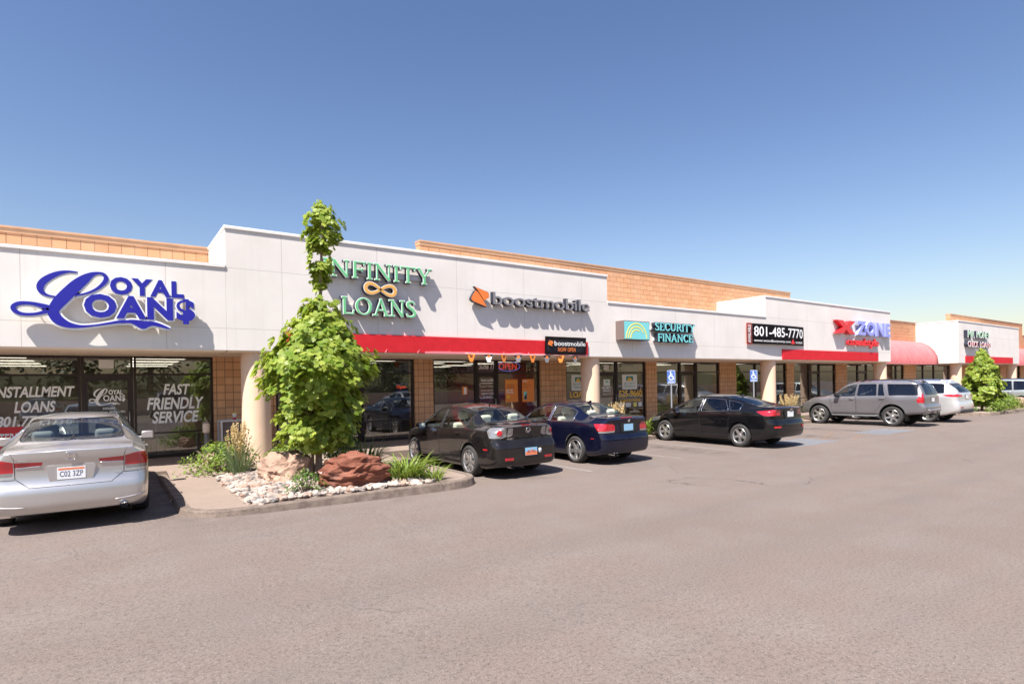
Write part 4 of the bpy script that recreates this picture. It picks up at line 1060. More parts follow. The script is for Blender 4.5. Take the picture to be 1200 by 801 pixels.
BM = dict(
 stucco=m_stucco(), block=m_block('split_block', 0.0), brick_left=m_block('upper_block_stacked', 0.0, .27, .2032, (.58, .30, .16), (.47, .235, .12)), brick=m_block('upper_block', .5, .406, .2032, (.58, .30, .16), (.49, .245, .125)),
 cap=m_plain_noise('white_cap', (.78, .76, .74), (.70, .67, .64), 3, .6), tan_cap=m_plain_noise('tan_cap', (.50, .30, .18), (.42, .25, .15), 3, .6),
 cream=m_plain_noise('cream_stucco', (.74, .54, .39), (.67, .48, .34), 1.2, .9, .35), soffit=m_plain_noise('soffit_paint', (.86, .70, .54), (.82, .65, .50), 2, .8, .1),
 bronze=mat('bronze_frame', (.035, .022, .018), .4, .4), glass=glassy('shop_glass', (.62, .62, .60), 2.9, .0),
 red=m_plain_noise('red_canvas', (.62, .018, .028), (.54, .014, .022), 4, .75, .15, 90), pink=m_plain_noise('faded_red_canvas', (.66, .20, .20), (.60, .165, .17), 2, .8, .1, 90),
 torn=mat('torn_canvas', (.70, .22, .24), .8),
 concrete=None, steel=mat('brushed_steel', (.5, .5, .5), .35, .9),
 ceil=m_plain_noise('ceiling_tiles', (.62, .58, .52), (.56, .52, .46), .8, .9, .0), carpet=m_plain_noise('shop_floor', (.16, .13, .11), (.11, .09, .08), 3, .8, .1), inwall=m_plain_noise('shop_wall', (.42, .36, .29), (.36, .30, .24), 1, .9, .0),
 darkwall=mat('dark_shop_wall', (.05, .04, .038), .9), redwall=mat('red_shop_wall', (.30, .02, .02), .9),
 lamp=mat('ceiling_lamp', (.9, .88, .82), .5, emis=(1, .93, .8), estr=1.6),
)
def m_concrete():
    t = NT('concrete'); p = t.pos()
    n1 = t.noise(p, .7, 5); n2 = t.noise(p, 9, 6, .65); n3 = t.noise(p, 90, 3, .7)
    c = t.mix(t.ramp(n1, [(.35, 0), (.7, 1)]), (.27, .208, .170), (.23, .176, .144))
    c = t.mix(t.ramp(n2, [(.5, 0), (.75, .5)]), c, (.175, .135, .112))
    c = t.mix(t.ramp(n3, [(.55, 0), (.7, .35)]), c, (.34, .27, .225))
    t.bsdf(c, .9, normal=t.bump(t.math('ADD', n2, n3), .3, .008), spec=.25); return t.m
BM['concrete'] = m_concrete()
def m_kerb():
    t = NT('kerb_concrete'); p = t.pos(); n2 = t.noise(p, 5, 7, .7); n3 = t.noise(p, 45, 4, .75)
    c = t.mix(t.ramp(n2, [(.38, 0), (.62, 1)]), (.25, .195, .16), (.15, .115, .095)); c = t.mix(t.ramp(n3, [(.5, 0), (.7, .6)]), c, (.11, .085, .07))
    t.bsdf(c, .92, normal=t.bump(t.math('ADD', t.math('MULTIPLY', n2, 1.5), n3), .8, .02), spec=.2); return t.m
BM['kerb'] = m_kerb()

def build_mall():
    R = thing('strip_mall', 'long white stucco strip mall with orange block walls and round cream columns', 'building', (0, 17.15, 0))
    # fascias and their white caps
    for (a, b, top) in ((-16, 2.29, 4.80), (2.29, 14.45, 5.71), (14.45, 24.3, 4.79), (24.3, 37.0, 5.71), (47.5, 60.7, 5.74)):
        m = MB()
        y1 = GY+.02 if top > 5 else GY-.004
        m.box(a+(.003 if top < 5 else 0), b-(.003 if top < 5 else 0), FY, y1, 2.835, top-.07)
        f = m.build('fascia', BM['stucco'], R)
        c = MB(); c.box(a-(.025 if top > 5 else -.004), b+(.025 if top > 5 else -.004), FY-.03, y1+.004, top-.075, top, .008); c.build('parapet_cap', BM['cap'], f)
        s = MB(); s.box(a+.02, b-.02, FY+.03, GY-.01, 2.80, 2.835); s.build('soffit', BM['soffit'], R)
    s = MB(); s.box(37.0, 47.5, 16.2, GY-.01, 2.80, 2.835); s.build('soffit', BM['soffit'], R)
    # upper block walls
    for (a, b, top) in ((-16, 8.48, 5.66), (8.48, 30.92, 6.66), (30.92, 54.1, 5.76), (54.1, 72.3, 6.78), (72.3, 84, 5.7)):
        m = MB(); m.box(a, b, GY+.03, GY+.32, 2.86, top); w = m.build('upper_wall', BM['brick_left' if a < 0 else 'brick'], R)
        c = MB(); c.box(a-.02, b+.02, GY-.01, GY+.36, top, top+.05, .006); c.box(a-.01, b+.01, GY+.012, GY+.34, top-.10, top-.002); c.build('wall_coping', BM['tan_cap'], w)
    # round columns
    for x in (2.98, 13.96, 25.1, 36.6, 48.3, 60.3):
        m = MB(); m.lathe([(0, .05), (.33, .05), (.33, 2.815), (0, 2.815)], 40, Matrix.Translation((x, 15.05, 0))); m.build('column', BM['cream'], R, smooth_angle=40)
    # piers
    for (a, b) in ((-16, -8), (2.33, 3.9), (8.18, 8.84), (13.34, 14.6), (19.15, 19.82), (24.38, 25.7), (30.34, 31.08), (35.76, 37.12), (41.5, 42.0), (45.33, 47.32), (56.1, 63.25), (65.5, 69.98), (71.2, 84)):
        m = MB(); m.box(a, b, GY-.05, GY+.4, ZW-.02, 2.797); m.build('pier', BM['block'], R)
    m = MB(); m.box(-16, 84, GY-.03, GY+.025, 2.799, 2.858); m.build('head_trim', BM['soffit'], R)
    # shop fronts
    WIN = {}
    def frame(mb, a, b, z0, z1, w=.05, y0=GY+.01, y1=GY+.12, sill=.09):
        mb.box(a, a+w, y0, y1, z0, z1); mb.box(b-w, b, y0, y1, z0, z1)
        mb.box(a+w, b-w, y0, y1, z1-w, z1); mb.box(a+w, b-w, y0, y1, z0, z0+sill)
    def window(a, b, key=None, rail=True):
        m = MB(); frame(m, a, b, ZW, 2.797); m.box(a+.05, b-.05, GY+.015, GY+.115, 2.32, 2.365)
        if rail: m.box(a+.05, b-.05, GY+.02, GY+.11, .84, .875)
        w = m.build('window', BM['bronze'], R)
        g = MB(); g.box(a+.05, b-.05, GY+.058, GY+.064, ZW+.09, 2.75); g.build('pane', BM['glass'], w)
        if key: WIN[key] = w
    def door(a, b, key=None, hs=1):
        m = MB(); frame(m, a, b, ZW, 2.797, sill=.02); m.box(a+.05, b-.05, GY+.015, GY+.115, 2.28, 2.365)
        for x0, x1 in ((a+.05, a+.12), (b-.12, b-.05)): m.box(x0, x1, GY+.03, GY+.10, ZW+.02, 2.28)
        m.box(a+.12, b-.12, GY+.03, GY+.10, ZW+.02, ZW+.20); m.box(a+.12, b-.12, GY+.03, GY+.10, 2.20, 2.28)
        d = m.build('door', BM['bronze'], R)
        g = MB(); g.box(a+.12, b-.12, GY+.062, GY+.068, ZW+.2, 2.2); g.box(a+.05, b-.05, GY+.062, GY+.068, 2.365, 2.75); g.build('pane', BM['glass'], d)
        x = b-.085 if hs > 0 else a+.085
        h = MB(); h.tube([(x, GY+.03, 1.05), (x, GY-.03, 1.05), (x, GY-.03, 1.42), (x, GY+.03, 1.42)], .013, 8); h.build('handle', BM['steel'], d)
        if key: WIN[key] = d
    for a, b, k in ((-8, -5.9, None), (-5.88, -3.52, None), (-3.5, -.5, 'loyal_left'), (.57, 2.32, 'loyal_right'), (3.92, 5.2, None), (6.44, 8.16, 'infinity'), (8.86, 10.55, 'boost_left'), (11.43, 13.32, 'boost_right'),
                    (14.62, 16.3, 'security_left'), (17.42, 19.13, 'security_right'), (19.84, 21.46, None), (22.66, 24.36, None), (25.72, 27.45, None), (28.58, 30.32, None), (31.1, 32.8, None), (33.95, 35.74, None),
                    (37.14, 38.66, None), (39.86, 41.48, None), (42.02, 44.2, None), (44.22, 45.31, None), (47.34, 48.72, None), (48.74, 50.7, None), (50.72, 53.6, None), (53.62, 56.08, None), (63.27, 65.48, None), (70.0, 71.18, None)):
        window(a, b, k)
    for a, b, k, hs in ((-.48, .55, 'loyal_door', 1), (5.22, 6.42, None, 1), (10.57, 11.41, 'boost_door', 1), (16.32, 17.4, 'security_door', 1), (21.48, 22.64, None, -1), (27.47, 28.56, None, 1), (32.82, 33.93, None, -1), (38.68, 39.84, None, 1)):
        door(a, b, k, hs)
    # rooms behind the glass
    m = MB(); m.box(-8, 72, GY+.42, 25.5, 2.80, 2.85); m.build('shop_ceiling', BM['ceil'], R)
    m = MB(); m.box(-8, 72, GY+.13, 25.5, ZW-.06, ZW); m.build('shop_floor', BM['carpet'], R)
    m = MB(); m.box(-8, 72, 25.5, 25.7, ZW, 2.80); m.build('shop_back_wall', BM['inwall'], R)
    for x, mm in ((-8.1, 'inwall'), (3.1, 'inwall'), (8.5, 'darkwall'), (13.95, 'redwall'), (19.5, 'inwall'), (25.0, 'inwall'), (30.7, 'darkwall'), (36.4, 'inwall'), (46.3, 'inwall'), (60, 'inwall'), (72, 'inwall')):
        m = MB(); m.box(x, x+.12, GY+.42, 25.5, ZW, 2.799); m.build('partition', BM[mm], R)
    for x in (-2.2, 1.2, 5.2, 7.4, 10.2, 12.6, 16.2, 18.2, 21.3, 23.6, 27.5, 33, 39, 43, 50, 54):
        for y in (18.3, 20.2, 22.1, 24):
            m = MB(); m.box(x-.6, x+.6, y-.3, y+.3, 2.786, 2.797); m.build('ceiling_light', BM['lamp'], R)
    # red canvas bands with torn lower edge, and the round awnings
    for a, b, torn in ((3.59, 13.45, ((3.7, 5.2), (7.3, 11.8), (12.2, 13.4))), (25.57, 35.3, ()), (48.7, 58.9, ())):
        m = MB(); m.box(a, b, FY-.06, FY-.004, 2.845, 3.315, .006); o = m.build('canvas_band', BM['red'], R)
        e = MB()
        for (p, q) in torn:
            n = 14; rnd = random.Random(int(p*10)); pts = [(p+(q-p)*i/n, 2.895+rnd.uniform(-.02, .03)) for i in range(n+1)]
            e.prism([(p, 2.83)]+[(q, 2.83)]+pts[::-1], FY-.068, FY-.0615)
        for i in range(9 if torn else 0):
            x = 4.2+i*.95; e.prism([(x, 2.84), (x+.05, 2.84), (x+.09, 2.93), (x+.075, 2.93)], FY-.0685, FY-.0618)
        if torn: e.build('torn_edge', BM['torn'], o)
    for a, b in ((37.05, 46.95), (61.3, 76)):
        m = MB(); pr = [(GY+.02-1.55*cos(radians(t)), 2.86+1.56*sin(radians(t))) for t in range(0, 91, 6)]
        pr = [(pr[0][0], pr[0][1]-.10)]+pr
        n = int((b-a)/.62)
        rows = [[m.bm.verts.new((a+(b-a)*i/n, y, z)) for y, z in pr] for i in range(n+1)]
        for r, q in zip(rows, rows[1:]):
            for k in range(len(pr)-1): m._faces([r[k], q[k], q[k+1], r[k+1]], [(0,1,2,3)], True)
        for r in (rows[0], rows[-1]):
            c = m.bm.verts.new((r[0].co.x, GY+.02, 2.80)); m._faces(r+[c], [tuple(range(len(r)+1))])
        o = m.build('awning', BM['pink'], R)
        rb = MB()
        for i in range(n+1): rb.tube([(a+(b-a)*i/n, y-.002, z+.001) for y, z in pr[1:]], .012, 6)
        rb.build('awning_rib', BM['pink'], o)
    m = MB(); m.lathe([(0, 0), (.13, 0), (.13, .12), (.09, .2), (0, .22)], 14, Matrix.Translation((47.42, 15.9, 3.25)) @ Matrix.Rotation(radians(-60), 4, 'X')); m.box(47.3, 47.5, 15.85, 15.95, 3.35, 3.42); m.build('flood_lamp', CM['dark'], R)
    return R, WIN
# ------------------------------------------------------------------ signs
SM = dict(blue=mat('sign_blue', (.014, .011, .30), .35, coat=.3), white=mat('sign_white', (.80, .80, .80), .4), green=mat('sign_green', (.15, .55, .22), .35, coat=.4), dark=mat('sign_return_dark', (.02, .022, .04), .5),
 orange=mat('sign_orange', (.80, .20, .04), .4), gold=mat('sign_gold', (.75, .40, .10), .4), grey=mat('sign_grey', (.22, .21, .22), .35), teal=mat('sign_teal', (.20, .62, .64), .35), boxgrey=mat('sign_box', (.16, .115, .105), .6),
 yellow=mat('sign_yellow', (.80, .72, .16), .4), navy=mat('banner_navy', (.022, .022, .045), .55), bannergrey=mat('banner_charcoal', (.045, .042, .055), .55), red=mat('sign_red', (.66, .02, .03), .35), lilac=mat('sign_lilac', (.30, .33, .75), .4),
 salmon=mat('banner_salmon', (.75, .22, .20), .5), wire=mat('raceway', (.62, .60, .58), .5), vinyl=mat('white_vinyl', (.90, .90, .88), .6), vinyly=mat('yellow_vinyl', (.85, .50, .05), .6), pos=mat('poster_orange', (.82, .25, .04), .5), posg=mat('poster_white', (.74, .74, .70), .5),
 posb=mat('poster_black', (.02, .02, .02), .5), signblue=mat('road_sign_blue', (.07, .14, .40), .4), neonr=mat('neon_red', (.6, .05, .04), .4, emis=(1, .08, .05), estr=.7), neonb=mat('neon_blue', (.06, .08, .35), .4, emis=(.15, .2, .9), estr=.7), tealdk=mat('print_teal', (.03, .22, .22), .6), post=mat('galvanised_post', (.42, .43, .44), .45, .7), brown=mat('print_brown', (.16, .05, .02), .6))
def loyal_strokes():
    c = lambda pts: [(5+a/8, 305+b/8, w/8) for a, b, w in pts]
    d = lambda pts: [(120+a/9.424, 310+b/9.424, w/9.424) for a, b, w in pts]
    return [c([(690,112,8),(600,106,20),(520,118,36),(440,148,48),(370,192,56),(337,240,54),(347,290,40),(400,325,20),(460,338,14),(510,344,12)]),
            c([(660,328,14),(760,312,16),(860,272,22),(930,217,32),(955,170,36),(930,130,24),(880,120,22),(820,134,42),(760,170,74),(690,222,94),(620,284,100),(560,342,102),(505,400,96),(468,452,84),(462,495,84),(495,545,84),(550,583,70),(620,608,48),(720,619,24),(840,610,15),(960,593,18),(1060,578,24),(1140,573,30)]),
            c([(425,462,50),(350,490,28),(260,504,24),(160,499,28),(95,466,36),(86,430,36),(140,402,34),(240,401,30),(330,418,36),(425,446,50)]),
            d([(250,630,26),(320,628,40),(390,645,66),(450,665,86),(500,655,62),(560,652,44),(630,668,36),(700,692,24),(750,706,6)])]
def px_to_wall(x, y, Y):
    """a point of the survey sketch put on the wall plane Y (the sketch was taken from the camera's spot)"""
    f, yaw, roll, yh, pit, h = 676.2925, radians(35.1114), radians(1.03168), 452.1016, radians(-.19643), 1.93643
    dx, dy = x-600, y-yh
    u = dx*cos(roll)-dy*sin(roll); v = dx*sin(roll)+dy*cos(roll)
    r, dn, F = u/f, v/f, 1.0
    F, dn = F*cos(pit)+dn*sin(pit), dn*cos(pit)-F*sin(pit)
    X, Yd = r*cos(yaw)+F*sin(yaw), -r*sin(yaw)+F*cos(yaw)
    return X*Y/Yd, h-dn*Y/Yd
def swoosh(mb, strokes, Y, grow, y0, y1, mapf):
    for k, st in enumerate(strokes):
        P = catmull(st, 5); Q = []
        for x, y, w in P:
            a = mapf(x, y); b = mapf(x, y+w) ; Q.append((a[0], a[1], abs(a[1]-b[1])*1.0+grow*2))
        L, Rr = offset_strip(Q)
        mb.strip(L, Rr, y0-.0008*k, y1)
def build_signs(WIN):
    Y = FY-.20
    # --- blue script sign
    r = thing('store_sign', 'blue script letter sign with white edges and a dollar sign, on the left fascia', 'sign', (0, FY, 3.4))
    st = loyal_strokes(); mp = lambda x, y: px_to_wall(x, y, Y)
    def words(mb, y, dep, off, g):
        add_text(mb, 'OYAL', .12-g, 1.40+g, 3.955-g, 4.275+g, y, dep, offset=off+.03, spacing=1.16)
        add_text(mb, 'OAN$', -.31-g, 1.60+g, 3.40-g, 3.895+g, y-.001, dep, offset=off+.025, spacing=1.12)
    m = MB(); swoosh(m, st, Y, .036, Y, Y+.07, mp); words(m, Y+.0, .07, .062, .0); o = m.build('letter_edge', SM['white'], r)
    m = MB(); swoosh(m, st, Y, .002, Y-.012, Y-.002, mp); words(m, Y-.013, .011, .02, 0); m.build('letter_face', SM['blue'], r)
    m = MB()
    for x in (-1.2, -.6, 0, .6, 1.2): m.tube([(x, Y+.06, 3.72), (x, FY+.01, 3.72)], .012, 6)
    m.build('mounting_stud', SM['wire'], r)
    # --- green serif sign
    r = thing('store_sign', 'green serif channel letter sign in two lines round an orange infinity loop', 'sign', (6, FY, 4.2))
    lines = (('INFINITY', 4.42, 7.50, 4.735, 5.165), ('LOANS', 4.90, 7.0, 3.80, 4.235))
    for nm, mm, y, dep, g in (('letter_return', 'dark', Y+.008, .12, .017), ('letter_edge', 'white', Y, .01, .016), ('letter_face', 'green', Y-.012, .010, -.001)):
        for s, a, b, z0, z1 in lines:
            m = MB(); serif_text(m, s, a, b, z0, z1, y, dep, grow=g); m.build(nm, SM[mm], r)
    m = MB()
    for s, a, b, z0, z1 in lines: m.box(a, b, Y+.13, FY-.004, z0+.1, z0+.26)
    m.build('raceway', SM['wire'], r)
    def loop(g, y0, y1, mm, nm):
        P = []
        for i in range(49):
            t = 2*pi*i/48; P.append((5.97+.41*sin(t)/(1+.12*cos(t)**2), 4.49-.02*sin(t)+.25*sin(t)*cos(t), .062+.03*abs(sin(t))+g))
        L, Rr = offset_strip(P); m = MB(); m.strip(L, Rr, y0, y1); m.build(nm, SM[mm], r)
    loop(.034, Y+.004, Y+.13, 'dark', 'loop_return'); loop(.026, Y-.002, Y+.003, 'white', 'loop_edge'); loop(-.008, Y-.012, Y-.004, 'gold', 'loop_face')
    # --- orange mark and grey wordmark
    r = thing('store_sign', 'dark grey lower case channel letter sign beside an angular orange mark on the tall fascia', 'sign', (11, FY, 4.4))
    def mark(mb, cx, cz, s, y, d, g=0):
        q = lambda pts: [(cx+(a-178)*s, cz-(b-165)*s) for a, b in pts]
        mb.prism(q([(118,78),(135,85),(250,116),(268,132),(268,166),(232,190),(214,196),(152,112)]), y, y+d)
        mb.prism(q([(126,112),(152,126),(206,196),(240,252),(222,248),(100,212),(82,196),(84,176)]), y-.001, y+d)
    m = MB(); mark(m, 9.08, 4.53, .00335, Y+.008, .12); m.build('mark_return', SM['dark'], r)
    m = MB(); mark(m, 9.08, 4.53, .00325, Y, .007); m.build('mark_face', SM['orange'], r)
    m = MB(); add_text(m, 'boostmobile', 9.53, 13.42, 4.33, 4.70, Y+.006, .14, offset=.014, spacing=.98); m.build('letter_return', SM['dark'], r)
    m = MB(); add_text(m, 'boostmobile', 9.53, 13.42, 4.335, 4.695, Y, .006, offset=.004, spacing=.98); m.build('letter_face', SM['grey'], r)
    m = MB()
    for i in range(11): m.tube([(9.6+i*.37, Y+.14, 4.42), (9.6+i*.37, FY+.01, 4.42)], .012, 6)
    m.build('mounting_stud', SM['wire'], r)
    # --- banner NOW OPEN
    r = thing('banner', 'charcoal vinyl banner reading NOW OPEN in orange at the right end of the red band', 'banner', (12.4, FY-.1, 3.15))
    m = MB(); n = 16
    rows = [[m.bm.verts.new((11.53+1.78*i/n, FY-.10-.012*sin(i*1.1)-.008*k, z)) for i in range(n+1)] for k, z in enumerate((2.88, 3.0, 3.16, 3.32, 3.45))]
    for a, b in zip(rows, rows[1:]):
        for i in range(n): m._faces([a[i], a[i+1], b[i+1], b[i]], [(0,1,2,3)], True)
    bmesh.ops.solidify(m.bm, geom=m.bm.faces[:], thickness=.004)
    m.build('sheet', SM['bannergrey'], r)
    m = MB(); add_text(m, 'boost', 11.90, 12.52, 3.16, 3.31, FY-.158, .002, offset=.004); add_text(m, 'mobile', 12.53, 13.24, 3.16, 3.31, FY-.158, .002, offset=.0); m.build('white_print', SM['vinyl'], r)
    m = MB(); mark(m, 11.74, 3.235, .0012, FY-.158, .002); m.build('orange_mark', SM['orange'], r); m = MB(); add_text(m, 'NOW OPEN', 12.05, 12.80, 2.97, 3.10, FY-.150, .002, offset=.003, spacing=1.1); m.build('orange_print', SM['orange'], r)
    # --- pennants
    P = [(8.79, 'o'), (9.40, 'w'), (9.95, 'o'), (10.49, 'd'), (11.05, 'o'), (11.63, 'd'), (12.2, 'o'), (12.84, 'd')]
    r = thing('pennant_string', 'string of small orange, white and grey pennants hanging under the red band', 'bunting', (10.8, FY-.1, 2.86))
    m = MB(); m.tube([(8.6, FY-.085, 2.86)]+[(x, FY-.085, 2.848) for x, _ in P]+[(13.0, FY-.085, 2.84)], .005, 6); m.build('cord', SM['vinyl'], r)
    for x, c in P:
        m = MB(); tw = RND.uniform(-.5, .5); M = Matrix.Translation((x, FY-.086, 2.845)) @ Matrix.Rotation(tw, 4, 'Z')
        m.prism([(-.13, 0), (.13, 0), (.045, -.235), (-.045, -.235)], -.002, .002, M)
        m.mat(1); m.prism([(-.05, -.03), (.05, -.03), (.035, -.11), (-.035, -.11)], -.0035, -.0024, M)
        if c != 'o': m.mat(2); m.prism([(-.128, -.002), (.128, -.002), (.10, -.075), (-.10, -.075)], -.003, -.0022, M)
        m.build('pennant', {'o': [SM['pos'], SM['brown']], 'w': [SM['vinyl'], SM['orange'], SM['posb']], 'd': [SM['grey'], SM['orange'], SM['posb']]}[c], r)
    # --- security finance
    r = thing('store_sign', 'teal and yellow sunrise light box sign on the low white fascia', 'sign', (15.4, FY, 3.75))
    m = MB(); m.box(14.83, 16.16, FY-.40, FY-.004, 3.42, 4.10, .01); m.build('cabinet', SM['boxgrey'], r)
    m = MB(); m.box(14.86, 16.13, FY-.407, FY-.4005, 3.45, 4.07); fo = m.build('face', SM['teal'], r)
    m = MB()
    for k, (rx, rz, a0, a1, cz) in enumerate(((.52, .54, 2, 180, 3.47), (.41, .42, 30, 178, 3.47), (.30, .31, 62, 178, 3.47))):
        A = [(15.47+rx*cos(radians(a0+(a1-a0)*i/24)), cz+rz*sin(radians(a0+(a1-a0)*i/24)), .05) for i in range(25)]
        L, Rr = offset_strip(A); m.strip(L, Rr, FY-.412, FY-.4075)
    m.build('sunrise', SM['yellow'], fo)
    r = thing('store_sign', 'teal slab serif channel letter sign in two lines, right of the sunrise light box', 'sign', (17.7, FY, 3.75))
    m = MB()
    for nm, mm, y, dep, g in (('letter_return', 'dark', FY-.24, .17, .022), ('letter_face', 'teal', FY-.255, .012, .006)):
        m = MB(); serif_text(m, 'SECURITY', 16.62, 18.95, 3.835, 4.115, y, dep, grow=g, slab=.75, thick=1.15); m.build(nm, SM[mm], r)
        m = MB(); serif_text(m, 'FINANCE', 16.76, 18.82, 3.43, 3.715, y, dep, grow=g, slab=.75, thick=1.15)
        m.build(nm, SM[mm], r)
    m = MB(); m.box(16.6, 18.95, FY-.07, FY-.004, 3.86, 3.98); m.box(16.76, 18.8, FY-.07, FY-.004, 3.46, 3.58); m.build('raceway', SM['wire'], r)
    # --- phone banner
    r = thing('banner', 'dark navy banner with the phone number 801-485-7770 and a salmon end panel', 'banner', (25, FY-.1, 3.95))
    def bowed(mb, x0, x1, z0, z1, y):
        n = 14; rows = [[mb.bm.verts.new((x0+(x1-x0)*i/n, y-.10*sin(pi*((x0+(x1-x0)*i/n)-22.7)/4.7), z)) for i in range(n+1)] for z in (z0, z1)]
        for i in range(n): mb._faces([rows[0][i], rows[0][i+1], rows[1][i+1], rows[1][i]], [(0,1,2,3)], True)
        bmesh.ops.solidify(mb.bm, geom=mb.bm.faces[:], thickness=.004)
    m = MB(); bowed(m, 23.1, 27.4, 3.51, 4.40, FY-.06); m.build('sheet', SM['navy'], r)
    m = MB(); bowed(m, 22.7, 23.095, 3.49, 4.41, FY-.06); m.build('end_panel', SM['salmon'], r)
    bow = lambda x: FY-.07-.10*sin(pi*(x-22.7)/4.7)
    def bowtext(mb, s, x0, x1, z0, z1, off):
        k = len(mb.bm.verts); add_text(mb, s, x0, x1, z0, z1, 0, 0, offset=off)
        for v in list(mb.bm.verts)[k:]: v.co.y = bow(v.co.x)
    m = MB(); bowtext(m, '801-485-7770', 23.22, 27.28, 3.86, 4.28, .012); bowtext(m, 'www.woodburycorp.com', 23.2, 26.1, 3.58, 3.72, .006); bowtext(m, 'WOODBURY', 26.55, 27.25, 3.60, 3.69, .01); m.build('white_print', SM['vinyl'], r)
    m = MB(); m.prism([(26.12, 3.57), (26.48, 3.57), (26.30, 3.80)], bow(26.3)-.004, bow(26.3)-.002); m.build('red_print', SM['red'], r)
    m = MB()
    k = len(m.bm.verts); add_text(m, 'AVAILABLE', 3.56, 4.34, -.10, .12, 0, 0, offset=.01)
    for v in m.bm.verts: v.co = Vector((22.9-(v.co.z)*1.0, bow(22.9), v.co.x))
    m.build('panel_print', SM['vinyl'], r)
    # --- X ZONE
    r = thing('store_sign', 'big red X with lilac block letters and a smaller red line of letters below', 'sign', (33, FY, 4.4))
    m = MB()
    m.prism([(30.28,4.90),(30.95,4.90),(31.28,4.66),(31.62,4.90),(32.26,4.90),(31.62,4.55),(32.26,4.22),(31.6,4.22),(31.27,4.44),(30.95,4.22),(30.26,4.22),(30.93,4.55)], FY-.24, FY-.02); m.build('red_letter', SM['red'], r)
    m = MB(); add_text(m, 'ZONE', 32.62, 36.44, 4.24, 4.92, FY-.22, .16, offset=.04, spacing=1.16); m.build('lilac_letters', SM['lilac'], r)
    m = MB(); add_text(m, 'casualstyle', 31.6, 35.15, 3.54, 4.04, FY-.16, .10, offset=.016, shear=.1, spacing=1.08); m.build('red_letters', SM['red'], r)
    # --- far sign, two lines
    r = thing('store_sign', 'two line sign of pale green and red channel letters above the far tree', 'sign', (50.7, FY, 4.5))
    for s, a, b, z0, z1, mm in (('MR', 48.50, 49.75, 4.58, 5.08, 'green'), ('MONEY', 50.2, 52.9, 4.60, 5.08, 'green'), ('CHECK', 48.5, 50.5, 3.95, 4.34, 'red'), ('LOANS', 50.85, 53.1, 3.95, 4.34, 'red')):
        m = MB(); add_text(m, s, a, b, z0, z1, FY-.24, .23, offset=.02); o = m.build('letter_return', SM['dark'], r)
        m = MB(); add_text(m, s, a, b, z0, z1, FY-.25, .008, offset=.03); m.build('letter_face', SM['white'], o)
        m = MB(); add_text(m, s, a+.04, b-.04, z0+.05, z1-.05, FY-.254, .003, offset=-.01); m.build('letter_inlay', SM[mm], o)
    # ------------------------------------------------------------ vinyl lettering on the shop glass
    yv = GY+.054
    def vinyl(key, name, mm, items, y=yv):
        m = MB()
        for it in items:
            s, a, b, z0, z1 = it[:5]; kw = it[5] if len(it) > 5 else {}
            add_text(m, s, a, b, z0, z1, y, 0, **kw)
        return m.build(name, SM[mm], WIN[key])
    it = dict(shear=.22, offset=.03)
    vinyl('loyal_left', 'window_lettering', 'vinyl', [('INSTALLMENT', -2.07, -.62, 1.84, 2.07, it), ('LOANS', -1.71, -.98, 1.49, 1.73, it), ('801.776.1778', -2.03, -.66, 1.18, 1.40, it)])
    m = MB(); m.box(-3.4, -1.5, yv-.004, yv-.001, .62, 1.17); m.build('red_vinyl_strip', SM['red'], WIN['loyal_left'])
    vinyl('loyal_left', 'strip_lettering', 'vinyl', [('INTEREST FREE LOANS', -2.14, -.52, .78, 1.02, dict(offset=.02))], y=yv-.006)
    vinyl('loyal_right', 'window_lettering', 'vinyl', [('FAST', 1.20, 1.79, 1.83, 2.09, it), ('FRIENDLY', .84, 2.09, 1.46, 1.74, it), ('SERVICE', .95, 1.98, 1.11, 1.39, it)])
    m = MB(); mp2 = lambda x, y: (-.34+(px_to_wall(x, y, Y)[0]+1.45)*.237, 1.645+(px_to_wall(x, y, Y)[1]-3.36)*.36)
    swoosh(m, st, Y, .0, yv-.002, yv, mp2)
    add_text(m, 'OYAL', .05, .33, 1.86, 1.97, yv-.001, 0, offset=.03); add_text(m, 'OAN$', -.06, .38, 1.68, 1.84, yv-.0015, 0, offset=.03)
    add_text(m, 'HOURS', -.07, .17, 1.49, 1.545, yv, 0, offset=.02); add_text(m, '9 am - 5 pm  MON. - FRI.', -.30, .38, 1.40, 1.455, yv, 0, offset=.02); m.build('door_lettering', SM['vinyl'], WIN['loyal_door'])
    vinyl('boost_door', 'door_lettering', 'vinyl', [('Suite 11', 10.70, 11.33, 2.48, 2.66, dict(shear=.2, offset=.02)), ('boost mobile', 10.78, 11.30, 2.05, 2.15, dict(offset=.015)), ('Store Hours', 10.86, 11.22, 1.96, 2.01), ('Monday-Fri 10am-7pm', 10.73, 11.33, 1.83, 1.90), ('Saturday 10am-7pm', 10.76, 11.30, 1.69, 1.76), ('SUNDAY CLOSED', 10.78, 11.32, 1.58, 1.65, dict(offset=.01)), ('801-485-0011', 10.84, 11.24, 1.48, 1.53)])
    m = MB(); pts = round_poly([(10.70, 1.46), (11.38, 1.46), (11.38, 1.98), (10.70, 1.98)], .1)
    L, Rr = offset_strip([(a, b, .014) for a, b in pts+pts[:1]]); m.strip(L, Rr, yv-.001, yv); m.build('door_line', SM['vinyl'], WIN['boost_door'])
    vinyl('security_left', 'window_lettering', 'vinyly', [('LOANS', 14.88, 15.95, 1.36, 1.58, dict(offset=.03))])
    vinyl('security_right', 'window_lettering', 'vinyly', [('525-9660', 17.57, 18.97, 1.32, 1.58, dict(offset=.02)), ('LOANS BY PHONE', 17.66, 18.86, 1.10, 1.21, dict(offset=.02))])
